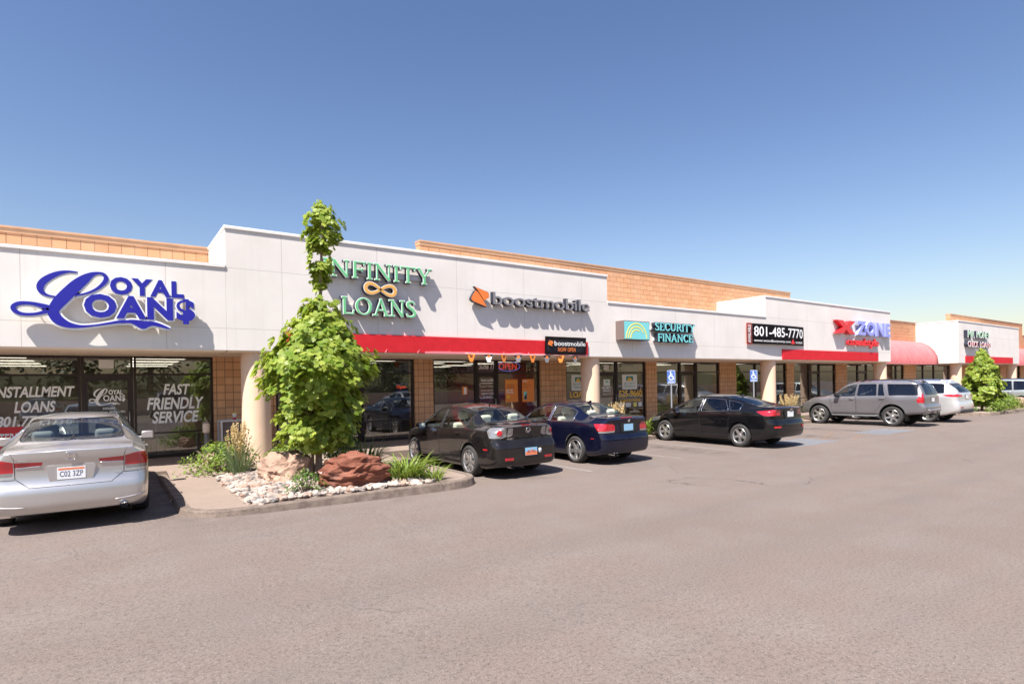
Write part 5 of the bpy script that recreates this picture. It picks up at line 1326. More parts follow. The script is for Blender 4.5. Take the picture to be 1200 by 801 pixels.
    vinyl('security_door', 'door_lettering', 'vinyl', [('SECURITY', 16.62, 17.12, 1.66, 1.76, dict(offset=.02)), ('FINANCE', 16.66, 17.08, 1.55, 1.63, dict(offset=.02)), ('Mon-Fri 9-5', 16.66, 17.1, 1.42, 1.49)])
    # ------------------------------------------------------------ posters on the glass
    yp = GY+.046
    def poster(name, label, x0, x1, z0, z1, mm, prints, cat='poster', group=None):
        r = thing(name, label, cat, ((x0+x1)/2, yp, z0), group=group)
        m = MB(); m.box(x0, x1, yp, yp+.005, z0, z1); m.build('sheet', SM[mm], r)
        for nm, pm, fn in prints:
            m = MB(); fn(m); m.build(nm, SM[pm], r)
        return r
    T = lambda s, a, b, c, d, **kw: (lambda m: add_text(m, s, a, b, c, d, yp-.002, 0, **kw))
    Bx = lambda *bs: (lambda m: [m.box(a, b, yp-.003, yp-.001, c, d) for a, b, c, d in bs])
    def multi(*fs): return lambda m: [f(m) for f in fs]
    poster('poster', 'orange poster with white and yellow print left of the phone poster', 11.79, 12.35, 1.28, 2.11, 'pos', [('dark_print', 'brown', multi(T('THE MONTH', 11.86, 12.2, 1.86, 1.91), T('UNLIMITED', 11.86, 12.18, 1.78, 1.83))), ('white_print', 'vinyl', multi(T('$0.00', 11.84, 12.12, 1.68, 1.75, offset=.02), T('Budget', 11.84, 12.16, 1.59, 1.66, offset=.02))), ('yellow_print', 'vinyly', multi(T('SWITCH', 11.84, 12.28, 1.96, 2.04, offset=.02), Bx((11.86, 11.98, 1.42, 1.54))))])
    poster('poster', 'orange poster showing a smartphone in the window right of the suite door', 12.55, 13.10, 1.27, 2.11, 'pos', [('white_print', 'vinyl', T('Free', 12.6, 12.78, 2.0, 2.07, offset=.02)), ('dark_print', 'brown', multi(T('Samsung', 12.6, 12.95, 1.88, 1.94), T('Galaxy', 12.6, 12.84, 1.78, 1.84))), ('phone_picture', 'teal', Bx((12.62, 12.76, 1.36, 1.66))), ('phone_shade', 'dark', lambda m: m.prism([(12.63, 1.37), (12.75, 1.37), (12.75, 1.58), (12.63, 1.46)], yp-.005, yp-.0035))])
    poster('poster', 'small pale orange notice on the glass left of the suite door', 10.0, 10.2, 1.60, 1.88, 'pos', [('white_print', 'vinyl', Bx((10.07, 10.16, 1.62, 1.85)))])
    poster('poster', 'white square poster with a teal and yellow sunrise, half hidden behind a cream column', 14.95, 15.65, 1.64, 2.25, 'posg', [('teal_print', 'tealdk', multi(Bx((15.13, 15.47, 1.98, 2.16)), T('SECURITY', 15.02, 15.58, 1.84, 1.93), T('FINANCE', 15.06, 15.54, 1.72, 1.81))), ('sun_print', 'vinyly', lambda m: m.prism([(15.18, 1.985), (15.42, 1.985), (15.38, 2.08), (15.30, 2.12), (15.22, 2.08)], yp-.005, yp-.0035))])
    poster('poster', 'white square poster with a teal and yellow sunrise above the yellow number 525-9660', 17.77, 18.66, 1.63, 2.25, 'posg', [('teal_print', 'tealdk', multi(Bx((18.0, 18.42, 1.98, 2.18)), T('SECURITY', 17.86, 18.58, 1.83, 1.93), T('FINANCE', 17.90, 18.54, 1.70, 1.80))), ('sun_print', 'vinyly', lambda m: m.prism([(18.06, 1.985), (18.36, 1.985), (18.31, 2.09), (18.21, 2.13), (18.11, 2.09)], yp-.005, yp-.0035))])
    poster('poster', 'small white notice with a green print on the glass door beside the second column', 16.68, 17.05, 1.79, 2.06, 'posg', [('green_print', 'green', Bx((16.80, 16.93, 1.92, 2.0)))])
    poster('notice', 'white paper notice in the transom above the glass door beside the second column', 16.7, 17.0, 2.45, 2.66, 'posg', [])
    for i, (x0, w) in enumerate(((17.52, .34), (17.95, .30), (18.42, .2), (18.72, .22))):
        poster('notice', ('pale blue sheet low in the window, leftmost of four', 'pale sheet low in the window, second of four below the yellow number', 'cream sheet low in the window, third of four below the yellow number', 'pale blue sheet low in the window, rightmost of four')[i], x0, x0+w, .86, 1.06, 'posg' if i != 2 else 'yellow', [], group='sheets below the yellow number')
    poster('notice', 'white paper notice in the transom above the script lettered door', -.14, .16, 2.50, 2.71, 'posg', [])
    # neon OPEN
    r = thing('neon_sign', 'red neon Open sign with a blue dotted border behind the glass', 'sign', (7.8, GY+.16, 1.78))
    m = MB(); m.box(7.57, 8.03, GY+.17, GY+.19, 1.78, 2.02, .02); m.build('backing', SM['posb'], r)
    m = MB(); add_text(m, 'Open', 7.64, 7.96, 1.83, 1.97, GY+.16, .004, offset=.02); m.build('red_tube', SM['neonr'], r)
    m = MB()
    for i in range(9):
        for z in (1.795, 2.005): m.lathe([(0, -.006), (.012, 0), (0, .006)], 8, Matrix.Translation((7.6+i*.05, GY+.166, z)))
    m.build('blue_dots', SM['neonb'], r)
    r = thing('neon_sign', 'red and blue OPEN sign behind the transom glass near the pennants', 'sign', (12.1, GY+.16, 2.4))
    m = MB(); add_text(m, 'OPEN', 11.62, 12.4, 2.47, 2.70, GY+.17, .01, offset=.01); m.build('red_tube', SM['neonr'], r)
    m = MB(); L, Rr = offset_strip([(12.05+.5*cos(2*pi*i/32), 2.585+.17*sin(2*pi*i/32), .02) for i in range(33)]); m.strip(L, Rr, GY+.17, GY+.18); m.build('blue_tube', SM['neonb'], r)
    # ------------------------------------------------------------ accessible parking signs
    for k, (x, y) in enumerate(((17.15, 14.12), (22.45, 14.12))):
        r = thing('parking_sign', ('blue accessible parking sign on a steel post, below the teal slab serif letters', 'blue accessible parking sign on a steel post just left of a cream column')[k], 'sign', (x, y, .0), radians(-38), 'accessible parking signs')
        m = MB(); m.box(-.025, .025, -.012, .012, 0, 2.36); m.build('post', SM['post'], r, local=True)
        m = MB(); m.prism(round_poly([(-.15, 1.86), (.15, 1.86), (.15, 2.34), (-.15, 2.34)], .03), -.018, -.0135); pl = m.build('plate', SM['signblue'], r, local=True)
        m = MB(); yy = -.022
        m.lathe([(0, 0), (.024, 0)], 12, Matrix.Translation((-.02, yy, 2.27)) @ Matrix.Rotation(radians(90), 4, 'X'))
        for st_ in ([(-.02, 2.235, .03), (-.015, 2.12, .03), (.06, 2.115, .03)], [(-.02, 2.19, .022), (.05, 2.185, .022)], [(.055, 2.125, .028), (.085, 2.02, .026), (.11, 2.02, .024)]):
            L, Rr = offset_strip(st_); m.strip(L, Rr, yy, yy+.003)
        A = [(-.0+.085*cos(radians(a)), 2.075+.085*sin(radians(a)), .022) for a in range(115, 345, 15)]
        L, Rr = offset_strip(A); m.strip(L, Rr, yy-.0005, yy+.003)
        L, Rr = offset_strip([(a, b, .008) for a, b in round_poly([(-.14, 1.87), (.14, 1.87), (.14, 2.33), (-.14, 2.33)], .025)]); m.strip(L, Rr, yy+.0025, yy+.004)
        add_text(m, 'PARKING', -.10, .10, 1.89, 1.94, yy+.0, 0)
        m.build('wheelchair_symbol', SM['vinyl'], pl, local=True)
# ------------------------------------------------------------------ plants and stones
def leaf_mat(name, c1, c2, trans=.35, rough=.45):
    t = NT(name); g = t.n('ShaderNodeNewGeometry')
    rnd = g.outputs['Random Per Island']
    col = t.mix(rnd, c1, c2)
    b = t.n('ShaderNodeBsdfPrincipled'); t.l(col, b.inputs['Base Color']); b.inputs['Roughness'].default_value = rough; b.inputs['Specular IOR Level'].default_value = .35
    tr = t.n('ShaderNodeBsdfTranslucent'); t.l(t.mix(.5, col, (c2[0]*1.3, c2[1]*1.3, c2[2]*.6)), tr.inputs[0])
    mx = t.n('ShaderNodeMixShader'); mx.inputs[0].default_value = trans
    t.l(b.outputs[0], mx.inputs[1]); t.l(tr.outputs[0], mx.inputs[2]); t.l(mx.outputs[0], t.out.inputs[0]); return t.m
VM = dict(
 maple=leaf_mat('maple_leaf', (.13, .225, .020), (.40, .46, .085), .45), dark=leaf_mat('shrub_leaf', (.06, .13, .02), (.13, .21, .04), .3), bright=leaf_mat('bright_leaf', (.12, .21, .025), (.24, .31, .06), .35),
 lily=leaf_mat('lily_blade', (.13, .22, .03), (.28, .34, .07), .3), straw=leaf_mat('straw_plume', (.50, .38, .20), (.66, .52, .30), .35, .8), bluegrass=leaf_mat('blue_grass', (.12, .18, .09), (.20, .26, .14), .3), tree=leaf_mat('tree_leaf', (.03, .055, .012), (.085, .12, .03), .25),
 bark=m_plain_noise('bark', (.30, .24, .18), (.20, .15, .11), 14, .95, .6, 30), stake=mat('stake_brown', (.10, .065, .045), .8), flower=mat('pale_flower', (.62, .45, .42), .7),
 pale_rock=m_plain_noise('pale_rock', (.40, .27, .20), (.28, .18, .135), 3.5, .9, .8, 11), red_rock=None)
def m_red_rock():
    t = NT('red_rock'); p = t.pos()
    n = t.noise(p, 3.0, 7, .65); mp = t.n('ShaderNodeMapping'); mp.inputs['Scale'].default_value = (1.5, 1.5, 9); mp.inputs['Rotation'].default_value = (.2, .25, 0); t.l(p, mp.inputs[0])
    s = t.noise(mp.outputs[0], 1.6, 5, .6)
    c = t.mix(t.ramp(s, [(.35, 0), (.65, 1)]), (.10, .028, .014), (.25, .095, .06)); c = t.mix(t.ramp(n, [(.55, 0), (.75, .6)]), c, (.24, .14, .11))
    t.bsdf(c, .85, normal=t.bump(t.math('ADD', n, t.math('MULTIPLY', s, .6)), .9, .03), spec=.3); return t.m
VM['red_rock'] = m_red_rock()
def m_cobble():
    t = NT('river_stone'); g = t.n('ShaderNodeNewGeometry')
    c = t.ramp(g.outputs['Random Per Island'], [(0, (.36, .29, .25)), (.2, (.21, .18, .165)), (.4, (.42, .35, .30)), (.6, (.33, .22, .17)), (.78, (.46, .40, .35)), (.9, (.15, .14, .135)), (.97, (.38, .28, .22))], 'CONSTANT')
    c = t.mix(t.ramp(t.noise(g.outputs['Position'], 30, 5), [(.4, 0), (.7, .4)]), c, (.22, .18, .15))
    t.bsdf(c, .85, normal=t.bump(t.noise(g.outputs['Position'], 50, 5), .4, .006), spec=.3); return t.m
VM['cobble'] = m_cobble()
MAPLE = [(0,-.42),(.14,-.40),(.36,-.46),(.32,-.24),(.56,-.10),(.40,.02),(.52,.30),(.26,.20),(.20,.34),(0,.62)]
MAPLE = MAPLE+[(-x, y) for x, y in MAPLE[-2:0:-1]]
OVAL = [(0,-.5),(.2,-.25),(.24,.05),(.13,.35),(0,.5),(-.13,.35),(-.24,.05),(-.2,-.25)]
QUAD = [(0,-.5),(.30,-.05),(0,.5),(-.30,-.05)]
def leaf(mb, p, nrm, size, rnd, shape, fold=.12):
    n = Vector(nrm).normalized(); u = n.cross(Vector((rnd.uniform(-1,1), rnd.uniform(-1,1), rnd.uniform(-1,1))))
    if u.length < .05: u = n.orthogonal()
    u.normalize(); v = n.cross(u); p = Vector(p)
    vs = [mb.bm.verts.new(p+u*(x*size)+v*(y*size)-n*(abs(x)*fold*size+max(0, y)*fold*.6*size)) for x, y in shape]
    try: f = mb.bm.faces.new(vs); f.material_index = mb.cur
    except ValueError: pass
def rdir(rnd):
    z = rnd.uniform(-1, 1); a = rnd.uniform(0, 2*pi); r = sqrt(1-z*z); return Vector((r*cos(a), r*sin(a), z))
def crown(mb, base, prof, nclump, per, size, rnd, shape, centre=lambda z: (0, 0), spread=.19):
    """leaf sprays through a crown of given radius profile [(z, r)]; more near the surface, gaps between the sprays"""
    f = pchip(prof); z0, z1 = prof[0][0], prof[-1][0]; k = 0; tries = 0
    rm = max(r for _, r in prof)
    while k < nclump and tries < nclump*40:
        tries += 1
        z = rnd.uniform(z0, z1); r = f(z)
        if rnd.random() > (r/rm)**1.0+.05: continue
        a = rnd.uniform(0, 2*pi)
        lump = 1+.34*noise.noise(Vector((cos(a)*1.9, sin(a)*1.9, z*2.4+base[0])))+.30*noise.noise(Vector((cos(a)*3.6, sin(a)*3.6, z*4.2)))
        t = rnd.random()**.42; rr = r*lump*t
        if noise.noise(Vector((rr*cos(a)*2.6+base[0], rr*sin(a)*2.6, z*3.4))) < -.12: continue
        cx, cy = centre(z); c = Vector((base[0]+cx+rr*cos(a), base[1]+cy+rr*sin(a), base[2]+z)); k += 1
        out = Vector((cos(a), sin(a), .0)); dn = (out*.7+Vector((0, 0, .75-.5*t))).normalized()
        for i in range(per):
            d = rdir(rnd); o = (d-dn*d.dot(dn)*.72)*spread*rnd.uniform(.25, 1)
            nn = (dn*1.0+Vector((0, 0, .35))+rdir(rnd)*.55)
            leaf(mb, c+o, nn, size*rnd.uniform(.65, 1.2), rnd, shape)
def maple_tree(name, label, loc, prof_low, prof_up, nl, nu, H, seed, lean=.2, group=None, size=.15, per=10):
    rnd = random.Random(seed); r = thing(name, label, 'tree', loc, group=group)
    m = MB(); L = lambda z: (lean*(z/H)**2, 0)
    pts = [(L(z)[0]+.02*sin(z*2.1), .015*cos(z*1.7), z) for z in [H*i/14 for i in range(15)]]
    m.tube(pts, [.062*(1-.85*i/14)+.006 for i in range(15)], 10)
    for i in range(30):
        z = rnd.uniform(.75, H*.62); a = rnd.uniform(0, 2*pi); rr = pchip(prof_low)(z)*rnd.uniform(.5, .85); x0 = L(z)[0]
        m.tube([(x0, 0, z), (x0+rr*.5*cos(a), rr*.5*sin(a), z+rr*.22), (x0+rr*cos(a), rr*sin(a), z+rr*.35)], [.018, .011, .004], 6)
    m.build('trunk', VM['bark'], r, local=True)
    m = MB(); crown(m, (0, 0, 0), prof_low, nl, per, size, rnd, MAPLE, L)
    if prof_up: crown(m, (0, 0, 0), prof_up, nu, per, size*.8, rnd, MAPLE, L, spread=.13)
    m.build('crown', VM['maple'], r, local=True, recalc=False)
    return r
def bush(label, loc, rx, ry, h, n, size, mt, seed, name='shrub', shape=OVAL, flowers=0, group=None, cat='shrub'):
    rnd = random.Random(seed); r = thing(name, label, cat, loc, group=group)
    m = MB()
    for i in range(9):
        a = rnd.uniform(0, 2*pi); q = rnd.uniform(.3, .8); m.tube([(0.05*cos(a), .05*sin(a), 0), (rx*q*.6*cos(a), ry*q*.6*sin(a), h*.5), (rx*q*cos(a), ry*q*sin(a), h*.85)], [.012, .008, .003], 5)
    m.build('stem', VM['bark'], r, local=True)
    m = MB()
    for i in range(n):
        a = rnd.uniform(0, 2*pi); t = rnd.random()**.45; ph = rnd.random()
        lump = 1+.35*noise.noise(Vector((cos(a)*2+seed, sin(a)*2, ph*2)))
        cz = h*ph**.8*lump; k = sqrt(max(0.05, 1-(ph)**2))*lump
        c = Vector((rx*t*k*cos(a), ry*t*k*sin(a), max(.02, cz)))
        if noise.noise(c*5+Vector((seed, 0, 0))) < -.25: continue
        for j in range(4):
            o = rdir(rnd)*size*1.1; leaf(m, c+o, Vector((cos(a)*.5, sin(a)*.5, .8))+rdir(rnd)*.7, size*rnd.uniform(.6, 1.25), rnd, shape)
    m.build('foliage', VM[mt], r, local=True, recalc=False)
    if flowers:
        m = MB()
        for i in range(flowers):
            a = rnd.uniform(0, 2*pi); t = rnd.random()**.5; c = Vector((rx*t*cos(a), ry*t*sin(a), h*rnd.uniform(.5, 1)))
            for j in range(4): leaf(m, c+rdir(rnd)*.012, rdir(rnd)+Vector((0, 0, 1)), .028, rnd, OVAL)
        m.build('blossom', VM['flower'], r, local=True, recalc=False)
    return r
def blades(label, loc, R, n, ln, w, mt, seed, name='daylily', droop=1.0, plumes=0, group=None, cat='plant', upright=.5):
    rnd = random.Random(seed); r = thing(name, label, cat, loc, group=group)
    m = MB()
    for i in range(n):
        a = rnd.uniform(0, 2*pi); q = R*sqrt(rnd.random())*.55; b = Vector((q*cos(a), q*sin(a), 0)); a2 = a+rnd.uniform(-.7, .7)
        L = ln*rnd.uniform(.6, 1.15); el = radians(rnd.uniform(55, 88)); d = Vector((cos(a2), sin(a2), 0)); side = Vector((-sin(a2), cos(a2), 0)); p = b; rows = []
        N = 6; dr = droop*rnd.uniform(.5, 1.3)
        for s in range(N+1):
            ww = w*(1-(s/N)**2.2)*.5+.0008; rows.append((p+side*ww, p-side*ww+Vector((0, 0, .0)), p-Vector((0, 0, ww*.5))))
            e = el-dr*(s/N)**1.4*1.6; p = p+(d*cos(e)+Vector((0, 0, sin(e))))*(L/N)
            if p.z < .02: p.z = .02
        va = [m.bm.verts.new(x[0]) for x in rows]; vc = [m.bm.verts.new(x[2]) for x in rows]; vb = [m.bm.verts.new(x[1]) for x in rows]
        for s in range(N): m._faces([va[s], va[s+1], vc[s+1], vc[s]], [(0,1,2,3)]); m._faces([vc[s], vc[s+1], vb[s+1], vb[s]], [(0,1,2,3)])
    m.build('leaf_clump', VM[mt], r, local=True, recalc=False)
    if plumes:
        m = MB()
        for i in range(plumes):
            a = rnd.uniform(0, 2*pi); q = R*rnd.uniform(.2, .9); h = ln*rnd.uniform(.9, 1.35); tip = Vector((q*cos(a), q*sin(a), h)); b = Vector((q*.3*cos(a), q*.3*sin(a), 0))
            m.tube([b, b.lerp(tip, .6)+Vector((0, 0, .05)), tip], .0025, 4)
            for j in range(26):
                t = rnd.uniform(.62, 1.02); c = b.lerp(tip, t); leaf(m, c+rdir(rnd)*.018, rdir(rnd), .045, rnd, QUAD)
        m.build('seed_plume', VM['straw'], r, local=True, recalc=False)
    return r
def rock_mesh(mb, c, d, seed, rough=.25, sub=4, facets=7, M=None, strata=0):
    rnd = random.Random(seed); t = bmesh.new(); bmesh.ops.create_icosphere(t, subdivisions=sub, radius=1)
    planes = [(rdir(rnd), rnd.uniform(.62, .9)) for _ in range(facets)]
    off = Vector((seed*3.1, seed*1.7, 0)); mp = {}
    for v in t.verts:
        p = v.co.copy()
        for n, h in planes:
            k = p.dot(n)
            if k > h: p -= n*(k-h)*.85
        s = 1+rough*noise.noise(p*1.6+off)+rough*.45*noise.noise(p*4+off)+(rough*.22*noise.noise(p*10+off) if sub > 3 else 0)
        if strata:
            q = p.z*2.4+.9*noise.noise(p*1.3+off)+p.x*.5; fr = q-math.floor(q); s *= 1-strata*smoothstep(.55, 1, fr)-strata*.8*(noise.noise(Vector((p.x*3, p.y*3, math.floor(q)*7.3)))*.5)
        p = Vector((p.x*s*d[0], p.y*s*d[1], p.z*s*d[2]))
        mp[v] = mb.bm.verts.new((M @ p if M else p)+Vector(c))
    for f in t.faces:
        g = mb.bm.faces.new([mp[v] for v in f.verts]); g.material_index = mb.cur; g.smooth = False
    t.free()
def boulder(label, loc, d, mt, seed, rz=0, strata=.0, facets=11):
    m = MB(); rock_mesh(m, (0, 0, d[2]*.55), d, seed, .30, 5, facets, Matrix.Rotation(rz, 3, 'Z'), strata)
    o = m.build('boulder', VM[mt], smooth_angle=24); o.location = loc; tag(o, label, 'rock'); return o
def build_plants():
    Z = .152
    maple_tree('maple_tree', 'young maple with a broad crown and thin tufted leader beside the red boulder', (3.36, 11.4, Z),
        [(.62,.25),(.8,.62),(1.1,.78),(1.5,.90),(1.9,1.06),(2.3,1.14),(2.5,1.04),(2.68,.74),(3.0,.56),(3.25,.42),(3.4,.28),(3.48,.08)],
        [(3.74,.08),(3.9,.2),(4.15,.26),(4.4,.26),(4.65,.34),(4.9,.42),(5.05,.34),(5.22,.26),(5.36,.1)], 860, 150, 5.3, 3, size=.116, per=11)
    m = MB(); m.tube([(3.22, 11.28, Z-.02), (3.23, 11.28, 1.75)], .028, 8); m.box(3.22, 3.38, 11.27, 11.29, 1.25, 1.28)
    tag(m.build('tree_stake', VM['stake']), 'thin brown wooden stake tied beside the maple trunk', 'stake')
    boulder('pale pinkish boulder behind the maple trunk', (2.98, 11.75, Z-.05), (.58, .46, .42), 'pale_rock', 5, .3)
    boulder('large layered rust red boulder in front of the maple', (3.62, 10.14, Z-.06), (.80, .48, .44), 'red_rock', 12, -.15, .09, 16)
    boulder('small pale boulder between the leafy shrub and the shop post', (1.95, 14.6, .2), (.24, .2, .22), 'pale_rock', 8)
    boulder('low pale stone at the foot of the first cream column', (3.0, 13.6, Z-.03), (.26, .2, .17), 'pale_rock', 21)
    # cobbles
    rnd = random.Random(5); m = MB(); n = 0
    while n < 1900:
        x, y = rnd.uniform(1.78, 5.05), rnd.uniform(9.56, 13.5)
        if x > 4.0 and y > 11.5: continue
        if x < 1.78+max(0, (y-12.6))*.4: continue
        s = rnd.choice((.025, .03, .04, .045, .05, .06, .07, .09))*rnd.uniform(.8, 1.3)
        rock_mesh(m, (x, y, Z+s*.25+(.03 if s < .06 else 0)), (s*rnd.uniform(.8, 1.4), s*rnd.uniform(.7, 1.1), s*rnd.uniform(.45, .8)), n, .35, 2, 12, Matrix.Rotation(rnd.uniform(0, pi), 3, 'Z')); n += 1
    tag(m.build('gravel', VM['cobble']), kind='stuff')
    bush('bushy light green shrub at the left edge of the cobbles by the shop walk', (2.0, 13.75, Z), .78, .6, .58, 520, .075, 'bright', 11)
    bush('green shrub behind the pale boulder, below the maple', (3.2, 13.2, Z), .7, .55, .5, 420, .07, 'bright', 12)
    bush('green shrub between the maple trunk and the shop window', (4.25, 12.6, Z), .55, .5, .62, 380, .08, 'dark', 13)
    bush('small flowering shrub among the cobbles left of the red boulder', (2.72, 9.98, Z), .36, .3, .36, 190, .05, 'dark', 14, flowers=26)
    blades('tall straw coloured ornamental grass in front of the first cream column', (2.22, 13.1, Z), .34, 150, .85, .012, 'bluegrass', 21, 'ornamental_grass', .45, 34)
    blades('dark strappy daylily clump between the maple and the concrete path', (4.55, 12.1, Z), .5, 150, .75, .028, 'dark', 22, 'daylily', 1.0)
    blades('bright daylily clump right of the red boulder by the kerb', (4.62, 10.15, Z), .55, 210, .62, .03, 'lily', 23, 'daylily', 1.1)
    blades('small daylily clump at the right tip of the cobble bed', (5.0, 9.75, Z), .3, 70, .42, .024, 'lily', 29, 'daylily', 1.2)
    # beds along the walk, further right
    blades('straw plumed ornamental grass beside the second column, behind the navy coupe', (14.1, 14.0, .12), .42, 160, .85, .014, 'bluegrass', 31, 'ornamental_grass', .5, 60)
    blades('bright daylily clump between the navy coupe and the black saloon', (15.15, 13.75, .12), .6, 230, .72, .03, 'lily', 32, 'daylily', 1.0)
    blades('small daylily clump in front of the black saloon bonnet', (14.4, 13.4, .12), .4, 120, .55, .028, 'lily', 35, 'daylily', 1.0)
    blades('straw plumed ornamental grass beside the third column, in front of the grey off-roader', (24.9, 13.95, .12), .5, 170, .85, .014, 'bluegrass', 33, 'ornamental_grass', .5, 70)
    bush('bright low shrub under the straw grass in front of the grey off-roader', (24.3, 13.6, .12), .7, .4, .5, 320, .08, 'bright', 34)
    boulder('white stone in the bed between the navy coupe and the black saloon', (14.35, 13.25, .1), (.2, .16, .14), 'pale_rock', 41)
    # far island
    maple_tree('maple_tree', 'dense conical young tree on the far island beside the silver crossover', (36.2, 10.2, Z), [(.35,.45),(.6,.78),(1.0,.86),(1.6,.80),(2.1,.62),(2.5,.42),(2.8,.25),(3.0,.06)], None, 380, 0, 2.95, 9, .05, size=.17)
    bush('wide bright green bush on the far island in front of the conical tree', (36.4, 9.75, Z), .95, .5, .62, 460, .1, 'bright', 51)
    bush('bright green bush on the far island right of the conical tree', (38.2, 9.85, Z), 1.0, .5, .68, 460, .1, 'bright', 52)
    bush('bright green bush at the right end of the far island', (40.0, 10.0, Z), .9, .5, .6, 380, .1, 'bright', 53)
    bush('low green bush behind the silver crossover on the far island', (35.4, 10.7, Z), .6, .5, .5, 260, .1, 'dark', 54)
    boulder('pale red boulder at the right end of the far island, near the picture edge', (41.0, 9.9, Z-.05), (.55, .4, .4), 'pale_rock', 55)
    return
def big_tree(name, label, loc, h, rad, n, seed, group=None, mt='tree'):
    rnd = random.Random(seed); r = thing(name, label, 'tree', loc, group=group)
    m = MB(); m.tube([(0,0,0),(.1,0,h*.25),(.05,.1,h*.5),(0,0,h*.85)], [.28,.22,.15,.03], 9)
    for i in range(9):
        a = rnd.uniform(0, 2*pi); z = h*rnd.uniform(.25, .6); m.tube([(0,0,z),(rad*.4*cos(a),rad*.4*sin(a),z+h*.12),(rad*.8*cos(a),rad*.8*sin(a),z+h*.2)], [.1,.06,.02], 6)
    m.build('trunk', VM['bark'], r, local=True)
    m = MB(); crown(m, (0,0,0), [(h*.06,rad*.55),(h*.22,rad*.95),(h*.5,rad),(h*.75,rad*.7),(h*.93,rad*.3),(h,.05)], n, 9, .42, rnd, OVAL, spread=.8)
    m.build('crown', VM[mt], r, local=True, recalc=False); return r
# ------------------------------------------------------------------ ground
def gz(x, y): return .07*(1-smoothstep(-.5, 5, x))
def m_asphalt():
    t = NT('asphalt'); p = t.pos()
    big = t.noise(p, .16, 5, .6); mid = t.noise(p, 1.1, 6, .6); fine = t.noise(p, 34, 4, .85); sp = t.noise(p, 85, 3, .8)
    mp = t.n('ShaderNodeMapping'); mp.inputs['Scale'].default_value = (.25, 1.6, 1); t.l(p, mp.inputs[0]); wipe = t.noise(mp.outputs[0], 1.0, 5, .6)
    c = t.mix(t.ramp(big, [(.35, 0), (.68, 1)]), (.182, .142, .120), (.156, .122, .104))
    c = t.mix(t.ramp(mid, [(.42, 0), (.75, .55)]), c, (.19, .165, .155)); c = t.mix(t.ramp(wipe, [(.5, 0), (.75, .4)]), c, (.125, .106, .10))
    c = t.mix(t.ramp(fine, [(.30, .9), (.52, 0)]), c, (.06, .05, .046)); c = t.mix(t.ramp(sp, [(.54, 0), (.70, .8)]), c, (.34, .285, .265))
    # thin cracks, only in places
    wv = t.n('ShaderNodeVectorMath', operation='ADD'); nv = t.n('ShaderNodeTexNoise'); nv.inputs['Scale'].default_value = 1.3; nv.inputs['Detail'].default_value = 5; t.l(p, nv.inputs['Vector'])
    sc = t.n('ShaderNodeVectorMath', operation='SCALE'); sc.inputs['Scale'].default_value = .9; t.l(nv.outputs['Color'], sc.inputs[0]); t.l(p, wv.inputs[0]); t.l(sc.outputs[0], wv.inputs[1])
    v = t.n('ShaderNodeTexVoronoi', feature='DISTANCE_TO_EDGE'); v.inputs['Scale'].default_value = .33; t.l(wv.outputs[0], v.inputs['Vector'])
    line = t.ramp(v.outputs['Distance'], [(.0, 1), (.006, 0)]); area = t.ramp(t.noise(p, .22, 3), [(.54, 0), (.64, 1)])
    cr = t.math('MULTIPLY', line, area); c = t.mix(t.math('MULTIPLY', cr, .8), c, (.045, .04, .038))
    # small oil spots
    v2 = t.n('ShaderNodeTexVoronoi', feature='F1'); v2.inputs['Scale'].default_value = .9; t.l(p, v2.inputs['Vector'])
    spot = t.math('MULTIPLY', t.ramp(v2.outputs['Distance'], [(.02, 1), (.07, 0)]), t.ramp(mid, [(.5, 0), (.6, 1)])); c = t.mix(t.math('MULTIPLY', spot, .55), c, (.06, .052, .05))
    # drips down the middle of the stalls, darker wheel paths, an old patch seam
    sx = t.n('ShaderNodeSeparateXYZ'); t.l(p, sx.inputs[0])
    bay = t.math('ABSOLUTE', t.math('SUBTRACT', t.math('MODULO', t.math('ADD', sx.outputs[0], 60.0-1.6), 3.05), 1.5))
    inb = t.math('MULTIPLY', t.ramp(t.math('DIVIDE', sx.outputs[1], 20.0), [(.44, 0), (.50, 1), (.68, 1), (.72, 0)]), t.ramp(bay, [(.10, 1), (.75, 0)]))
    oil = t.math('MULTIPLY', inb, t.ramp(t.noise(p, 2.3, 6, .65), [(.40, 0), (.62, .75)])); c = t.mix(oil, c, (.06, .052, .048))
    lane = t.math('ABSOLUTE', t.math('SUBTRACT', t.math('ABSOLUTE', t.math('SUBTRACT', t.math('ADD', sx.outputs[1], t.math('MULTIPLY', big, 2.0)), 5.6)), .8))
    c = t.mix(t.math('MULTIPLY', t.ramp(lane, [(.12, .22), (.5, 0)]), t.ramp(mid, [(.3, .2), (.7, 1)])), c, (.10, .085, .078))
    hgt = t.math('SUBTRACT', t.math('ADD', fine, t.math('MULTIPLY', sp, .7)), t.math('MULTIPLY', cr, 2))
    t.bsdf(c, .92, normal=t.bump(hgt, .45, .012), spec=.22); return t.m
def worn_paint(name, col, cover):
    t = NT(name); p = t.pos(); n = t.noise(p, 7, 7, .75)
    d = t.n('ShaderNodeBsdfPrincipled'); d.inputs['Base Color'].default_value = (*col, 1); d.inputs['Roughness'].default_value = .85
    tr = t.n('ShaderNodeBsdfTransparent'); mx = t.n('ShaderNodeMixShader')
    t.l(t.ramp(n, [(.5-cover*.3, 0), (.62-cover*.1, cover)]), mx.inputs[0]); t.l(tr.outputs[0], mx.inputs[1]); t.l(d.outputs[0], mx.inputs[2]); t.l(mx.outputs[0], t.out.inputs[0]); return t.m
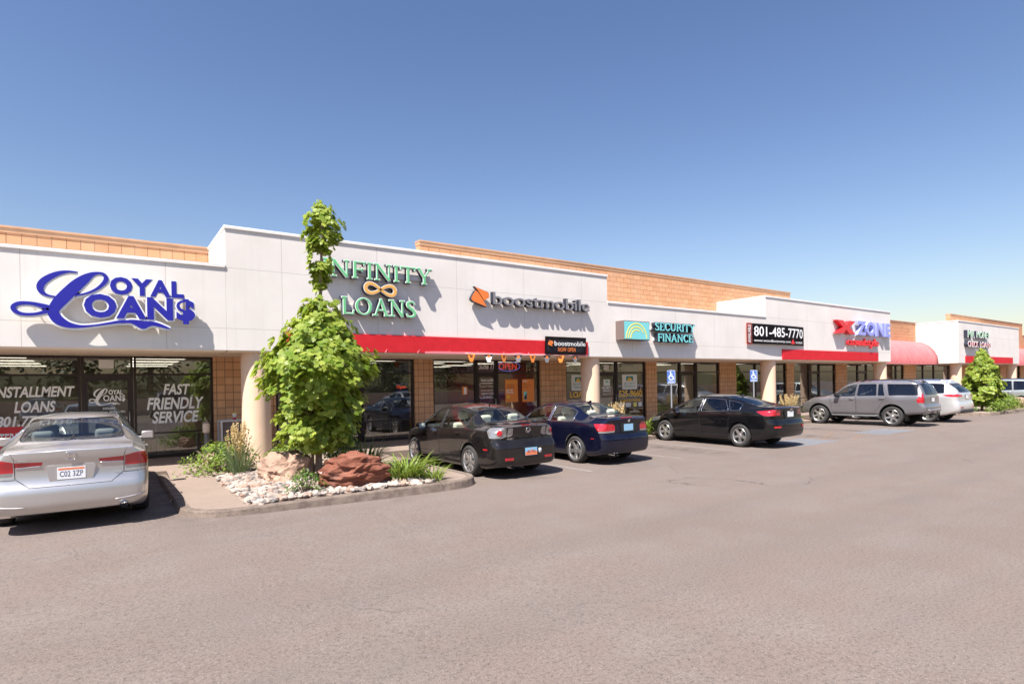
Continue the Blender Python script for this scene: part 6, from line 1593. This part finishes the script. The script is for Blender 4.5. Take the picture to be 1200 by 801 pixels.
def island(x0, x1, name='planted_island'):
    """kerbed island: concrete kerb and paving with an opening for planting"""
    y0, y1 = 9.38, 14.34; top = .15
    def outline(d, n=7, r=.75):
        P = []
        for cx, cy, a0 in ((x0+r, y0+r, 180), (x1-r, y0+r, 270)):
            for i in range(n+1):
                a = radians(a0+90*i/n); P.append((cx+(r-d)*cos(a), cy+(r-d)*sin(a)))
        return [(x0+d, y1)]+P+[(x1-d, y1)]
    m = MB(); o0, o1, o2 = outline(-.015), outline(.02), outline(.16)
    for i in range(len(o0)-1):
        a, b = o0[i], o0[i+1]; c, d = o1[i], o1[i+1]; e, f = o2[i], o2[i+1]; z = lambda p: -.03
        q = [m.bm.verts.new((*p, h)) for p, h in ((a, -.03), (b, -.03), (d, top-.02), (c, top-.02))]; m._faces(q, [(0,1,2,3)], False)
        q2 = [m.bm.verts.new((*p, h)) for p, h in (((c[0]*.88+e[0]*.12, c[1]*.88+e[1]*.12), top), ((d[0]*.88+f[0]*.12, d[1]*.88+f[1]*.12), top), (f, top), (e, top))]
        m._faces([q[3], q[2], q2[1], q2[0]], [(0,1,2,3)]); m._faces(q2, [(0,1,2,3)])
    bmesh.ops.remove_doubles(m.bm, verts=m.bm.verts, dist=.0005)
    k = struct(m.build('kerb', BM['kerb']))
    m = MB(); P = outline(.163); m.prism([(x, -y) for x, y in P if y < 13.4 or True], 0, .001) if False else None
    vs = [m.bm.verts.new((x, min(y, 13.3), top-.004)) for x, y in P]; m._faces(vs, [tuple(range(len(vs)))])
    q = [m.bm.verts.new(p) for p in ((x0+.163, 13.3, top-.004), (x1-.163, 13.3, top-.004), (x1-.163, 14.35, ZW-.004), (x0+.163, 14.35, ZW-.004))]; m._faces(q, [(0,1,2,3)])
    struct(m.build('paving', BM['concrete']))
def build_ground():
    A = m_asphalt()
    m = MB(); xs = [-400, -120, -40, -20]+[-10+1.0*i for i in range(22)]+[16, 24, 40, 60, 90, 160, 420]; ys = [-400, -120, -60, -30]+[-10+2.0*i for i in range(15)]+[30, 60, 160, 420]
    g = [[m.bm.verts.new((x, y, gz(x, y)*(1 if -60 < x < 90 else 0))) for y in ys] for x in xs]
    for a, b in zip(g, g[1:]):
        for j in range(len(ys)-1): m._faces([a[j], b[j], b[j+1], a[j+1]], [(0,1,2,3)], True)
    struct(m.build('asphalt_ground', A))
    m = MB(); m.box(-16, 84, 14.35, GY+.15, -.05, ZW, .01); struct(m.build('sidewalk', BM['concrete']))
    m = MB()
    for x in [-14+1.55*i for i in range(64)]: m.box(x, x+.010, 14.40, GY-.06, ZW-.01, ZW+.0012)
    struct(m.build('sidewalk_joint', CM['gap']))
    island(.86, 6.02); island(34.2, 41.6)
    m = MB()
    soil = m_plain_noise('bed_soil', (.36, .28, .23), (.24, .18, .14), 12, .95, .6, 40)
    for P in ([(1.74,9.56),(4.9,9.56),(5.12,9.9),(5.0,11.6),(5.0,13.28),(2.0,13.28),(1.74,12.6)], ):
        vs = [m.bm.verts.new((x, y, .151)) for x, y in P]; m._faces(vs, [tuple(range(len(vs)))])
    vs = [m.bm.verts.new(p) for p in ((1.55, 13.28, .151), (4.4, 13.28, .151), (4.4, 14.3, .226), (1.55, 14.3, .226))]; m._faces(vs, [(0,1,2,3)])
    vs = [m.bm.verts.new((x, y, .151)) for x, y in ((34.5,9.6),(41.2,9.6),(41.2,13.2),(34.5,13.2))]; m._faces(vs, [(0,1,2,3)])
    struct(m.build('bed_soil', soil))
    for a, b in ((13.2, 16.0), (23.6, 26.0)):
        m = MB(); m.box(a, b, 13.15, 14.34, -.03, .12, .012); struct(m.build('bed_kerb', BM['concrete']))
        m = MB(); m.box(a+.1, b-.1, 13.25, 14.3, .05, .1235); struct(m.build('bed_soil', soil))
    # worn paint on the asphalt
    m = MB(); z = lambda x, y: gz(x, y)+.004
    def stripe(p, q, w):
        d = Vector((q[0]-p[0], q[1]-p[1])).normalized(); n = Vector((-d.y, d.x))*w/2
        vs = [m.bm.verts.new((a[0]+s*n.x, a[1]+s*n.y, z(*a))) for a, s in ((p, 1), (p, -1), (q, -1), (q, 1))]; m._faces(vs, [(0,1,2,3)])
    for x in (8.62, 11.7, 14.05, 28.0, 31.2): stripe((x, 9.3), (x, 13.9), .10)
    struct(m.build('stall_line', worn_paint('worn_white_paint', (.40, .37, .35), .5)))
    m = MB()
    for p, q in (((18.7, 10.38), (21.2, 11.2)), ((18.76, 9.42), (21.07, 10.2)), ((18.79, 8.54), (21.1, 9.27)), ((18.7, 11.4), (21.2, 12.3)), ((18.65, 9.0), (18.65, 13.9)), ((21.25, 9.0), (21.25, 13.9))): stripe(p, q, .10)
    struct(m.build('hatch_line', worn_paint('worn_orange_paint', (.36, .22, .13), .42)))
    m = MB()
    for (x0, x1, y0, y1) in ((16.2, 18.5, 8.75, 10.0), (21.5, 24.0, 8.7, 9.8)):
        vs = [m.bm.verts.new((x, y, .004)) for x, y in ((x0, y0), (x1, y0), (x1, y1), (x0, y1))]; m._faces(vs, [(0,1,2,3)])
    struct(m.build('blue_stall_marking', worn_paint('worn_blue_paint', (.24, .29, .35), .5)))
def build_street_things():
    # ash post and framed litter bin at the first pier
    r = thing('ash_post', 'slim grey ash post with a tan top beside the FAST FRIENDLY SERVICE window', 'ash post', (2.06, 16.45, ZW))
    m = MB(); m.lathe([(0, 0), (.11, 0), (.11, .03), (.055, .05), (.05, .62), (0, .62)], 18); m.build('tube', SM['post'], r, local=True)
    m = MB(); m.lathe([(0, .615), (.075, .615), (.085, .66), (.085, .82), (.06, .86), (0, .86)], 18); m.build('head', BM['soffit'], r, local=True)
    r = thing('litter_bin', 'square litter bin with a bright metal frame against the orange block pier', 'litter bin', (2.66, 16.5, ZW))
    m = MB()
    for sx in (-.28, .28):
        for sy in (-.26, .26): m.box(sx-.022, sx+.022, sy-.022, sy+.022, 0, .92)
    for z in (.06, .90):
        for s in (-.26, .26): m.box(-.258, .258, s-.018, s+.018, z-.02, z+.02); m.box(s*1.07-.018, s*1.07+.018, -.238, .238, z-.02, z+.02)
    m.build('frame', SM['wire'], r, local=True)
    m = MB(); m.box(-.24, .24, -.23, .23, .05, .88); m.build('bin_body', SM['boxgrey'], r, local=True)
    r = thing('drink_cup', 'pale drink cup with a red band left on the litter bin', 'cup', (2.72, 16.45, ZW+.92))
    m = MB(); m.lathe([(0, .05), (.042, .05), (.052, .15), (0, .15)], 16); m.build('cup', SM['vinyl'], r, local=True)
    m = MB(); m.lathe([(0, 0), (.038, 0), (.0425, .052), (0, .052)], 16); m.build('band', SM['red'], r, local=True)
    m = MB(); m.lathe([(0, .15), (.056, .15), (.05, .175), (0, .18)], 16); m.tube([(0, 0, .17), (.02, 0, .27)], .006, 6); m.build('lid', SM['yellow'], r, local=True)
    # chairs glimpsed through the glass of the first shop
    r = thing('chair', 'black chair with a white frame behind the FAST FRIENDLY SERVICE glass', 'chair', (1.35, 18.1, ZW))
    m = MB()
    for sx in (-.25, .25):
        for sy in (-.22, .22): m.tube([(sx, sy, 0), (sx, sy, .45)], .014, 6)
        m.tube([(sx, .22, .45), (sx, .27, .85)], .014, 6)
    m.build('frame', SM['white'], r, local=True)
    m = MB(); m.box(-.25, .25, -.24, .24, .44, .50, .02); m.build('seat', CM['dark'], r, local=True)
    m = MB(); m.box(-.25, .25, .23, .27, .56, .86, .015); m.build('backrest', CM['dark'], r, local=True)
    c = copy_tree(r); c.location = (.95, 18.3, ZW); c.rotation_euler.z = .4; c['label'] = 'black chair turned aside, left of the other chair behind the FAST FRIENDLY SERVICE glass'
    r['group'] = c['group'] = 'chairs in the loan shop'
    r = thing('bench_table', 'long low table with pale legs inside the window left of the first slim orange pier', 'table', (7.2, 17.9, ZW))
    m = MB(); m.box(-.75, .75, -.3, .3, .60, .64); m.build('tabletop', CM['plastic'], r, local=True)
    for sx in (-.7, -.35, 0, .35, .7):
        m = MB(); m.box(sx-.015, sx+.015, -.28, -.25, 0, .60); m.build('leg', SM['white'], r, local=True)
def build_surroundings(cars):
    """what stands across the car park, behind the camera: seen mirrored in the shop glass"""
    m = MB(); m.box(-60, 90, -19.0, -18.7, 0, 1.3); tag(m.build('retaining_wall', BM['cream']), 'long low tan retaining wall across the car park', 'wall')
    m = MB(); v = [m.bm.verts.new(p) for p in ((-60,-18.9,1.25),(90,-18.9,1.25),(90,-34,3.6),(-60,-34,3.6))]; m._faces(v, [(0,1,2,3)]); v = [m.bm.verts.new(p) for p in ((-60,-34,3.6),(90,-34,3.6),(120,-90,4),(-90,-90,4))]; m._faces(v, [(0,1,2,3)])
    struct(m.build('grass_bank', m_plain_noise('dry_grass', (.035, .042, .014), (.08, .075, .03), .9, .95, .5, 20)))
    for i, (x, h, rd) in enumerate(((-26, 7, 3), (-19, 8, 3.4), (-13, 6.5, 2.8), (-8, 8, 3.3), (-2, 6.6, 2.7), (3, 7.6, 3.2), (9, 6.4, 2.8), (17, 8, 3.4), (23, 6.8, 2.9), (31, 8, 3.4), (42, 7.4, 3.2), (56, 8, 3.6))):
        big_tree('shade_tree', ('broad dark shade tree on the bank across the car park, mirrored in the shop glass'), (x, -21-2.4*(i % 2), 1.4), h, rd, 120, 60+i, 'trees across the car park')
    m = MB(); m.box(20, 52, -46, -36, 0, 9.0, 0)
    r = thing('office_building', 'plain tan office block beyond the trees across the car park', 'building', (36, -41, 3))
    b = m.build('wall', BM['cream'], r); m = MB()
    for i in range(8): m.box(22+i*3.7, 24+i*3.7, -35.98, -35.9, 5.2, 7.0)
    m.build('window', CM['tint'], r)
    spots = ((0, (-3.2, -9.5, .07), -90, 'silver saloon parked across the aisle, mirrored in the shop glass'), (4, (3.4, -10, .04), -90, 'grey off-roader parked across the aisle, mirrored in the shop glass'), (5, (13, -10, 0), -90, 'pale silver crossover parked across the aisle, mirrored in the shop glass'), (0, (19.5, -9.6, 0), 90, 'silver saloon parked nose in across the aisle, mirrored in the shop glass'))
    for k, loc, rz, lab in spots:
        c = copy_tree(cars[k]); c.location = loc; c.rotation_euler.z = radians(rz); c['label'] = lab; c['group'] = 'cars parked across the aisle'
    big_tree('street_tree', 'green tree beyond the far right end of the strip mall', (88, 22, 0), 7.2, 3.6, 150, 90, mt='dark')
    big_tree('street_tree', 'darker tree past the last awning at the right edge', (96, 16, 0), 6.2, 3.2, 120, 91, mt='tree')
# ------------------------------------------------------------------ build all
build_ground()
MALL, WIN = build_mall()
build_signs(WIN)
CARS = [build_car(s) for s in car_specs()]
for c in CARS: c.scale = (1, 1, 1.04)
build_plants(); build_street_things(); build_surroundings(CARS)
# ------------------------------------------------------------------ light, sky, camera
SUN = Vector((1.89, 1.0, -3.32)).normalized()
elev = math.asin(-SUN.z); toward = -SUN
w = bpy.data.worlds.new('World'); scene.world = w; w.use_nodes = True
nt = w.node_tree; sk = nt.nodes.new('ShaderNodeTexSky'); sk.sky_type = 'NISHITA'; sk.sun_disc = False
sk.sun_elevation = elev; sk.sun_rotation = atan2(toward.x, toward.y); sk.air_density = 1.4; sk.dust_density = .9; sk.ozone_density = 2.0; sk.altitude = 0
gm = nt.nodes.new('ShaderNodeGamma'); gm.inputs[1].default_value = 1.3; nt.links.new(sk.outputs[0], gm.inputs[0])
tm = nt.nodes.new('ShaderNodeMix'); tm.data_type = 'RGBA'; tm.blend_type = 'MULTIPLY'; tm.inputs[0].default_value = 1; tm.inputs[7].default_value = (.86, .79, .86, 1)
nt.links.new(gm.outputs[0], tm.inputs[6]); nt.links.new(tm.outputs[2], nt.nodes['Background'].inputs[0]); nt.nodes['Background'].inputs[1].default_value = .05
L = bpy.data.lights.new('sun', 'SUN'); L.energy = 5.0; L.angle = radians(.53); L.color = (1, .95, .88)
lo = bpy.data.objects.new('sun', L); COL.objects.link(lo); lo.rotation_euler = SUN.to_track_quat('-Z', 'Y').to_euler(); lo.location = (-20, -10, 40)
cam = bpy.data.cameras.new('camera'); co = bpy.data.objects.new('camera', cam); COL.objects.link(co); scene.camera = co
cam.sensor_width = 36; cam.lens = 676.2925/1200*36; cam.shift_y = (452.1016-400.5)/1200; cam.clip_end = 2000; cam.clip_start = .05
co.rotation_mode = 'XYZ'
Rm = Matrix.Rotation(radians(-35.1114), 4, 'Z') @ Matrix.Rotation(radians(90-.19643), 4, 'X') @ Matrix.Rotation(radians(-1.03168), 4, 'Z')
co.matrix_world = Matrix.Translation((0, 0, 1.93643)) @ Rm
vs = scene.view_settings; vs.view_transform = 'Standard'; vs.look = 'None'; vs.exposure = 1.1; vs.gamma = 1; vs.use_curve_mapping = False
scene.render.engine = 'CYCLES'; scene.cycles.max_bounces = 8; scene.cycles.transparent_max_bounces = 12; scene.cycles.use_denoising = True
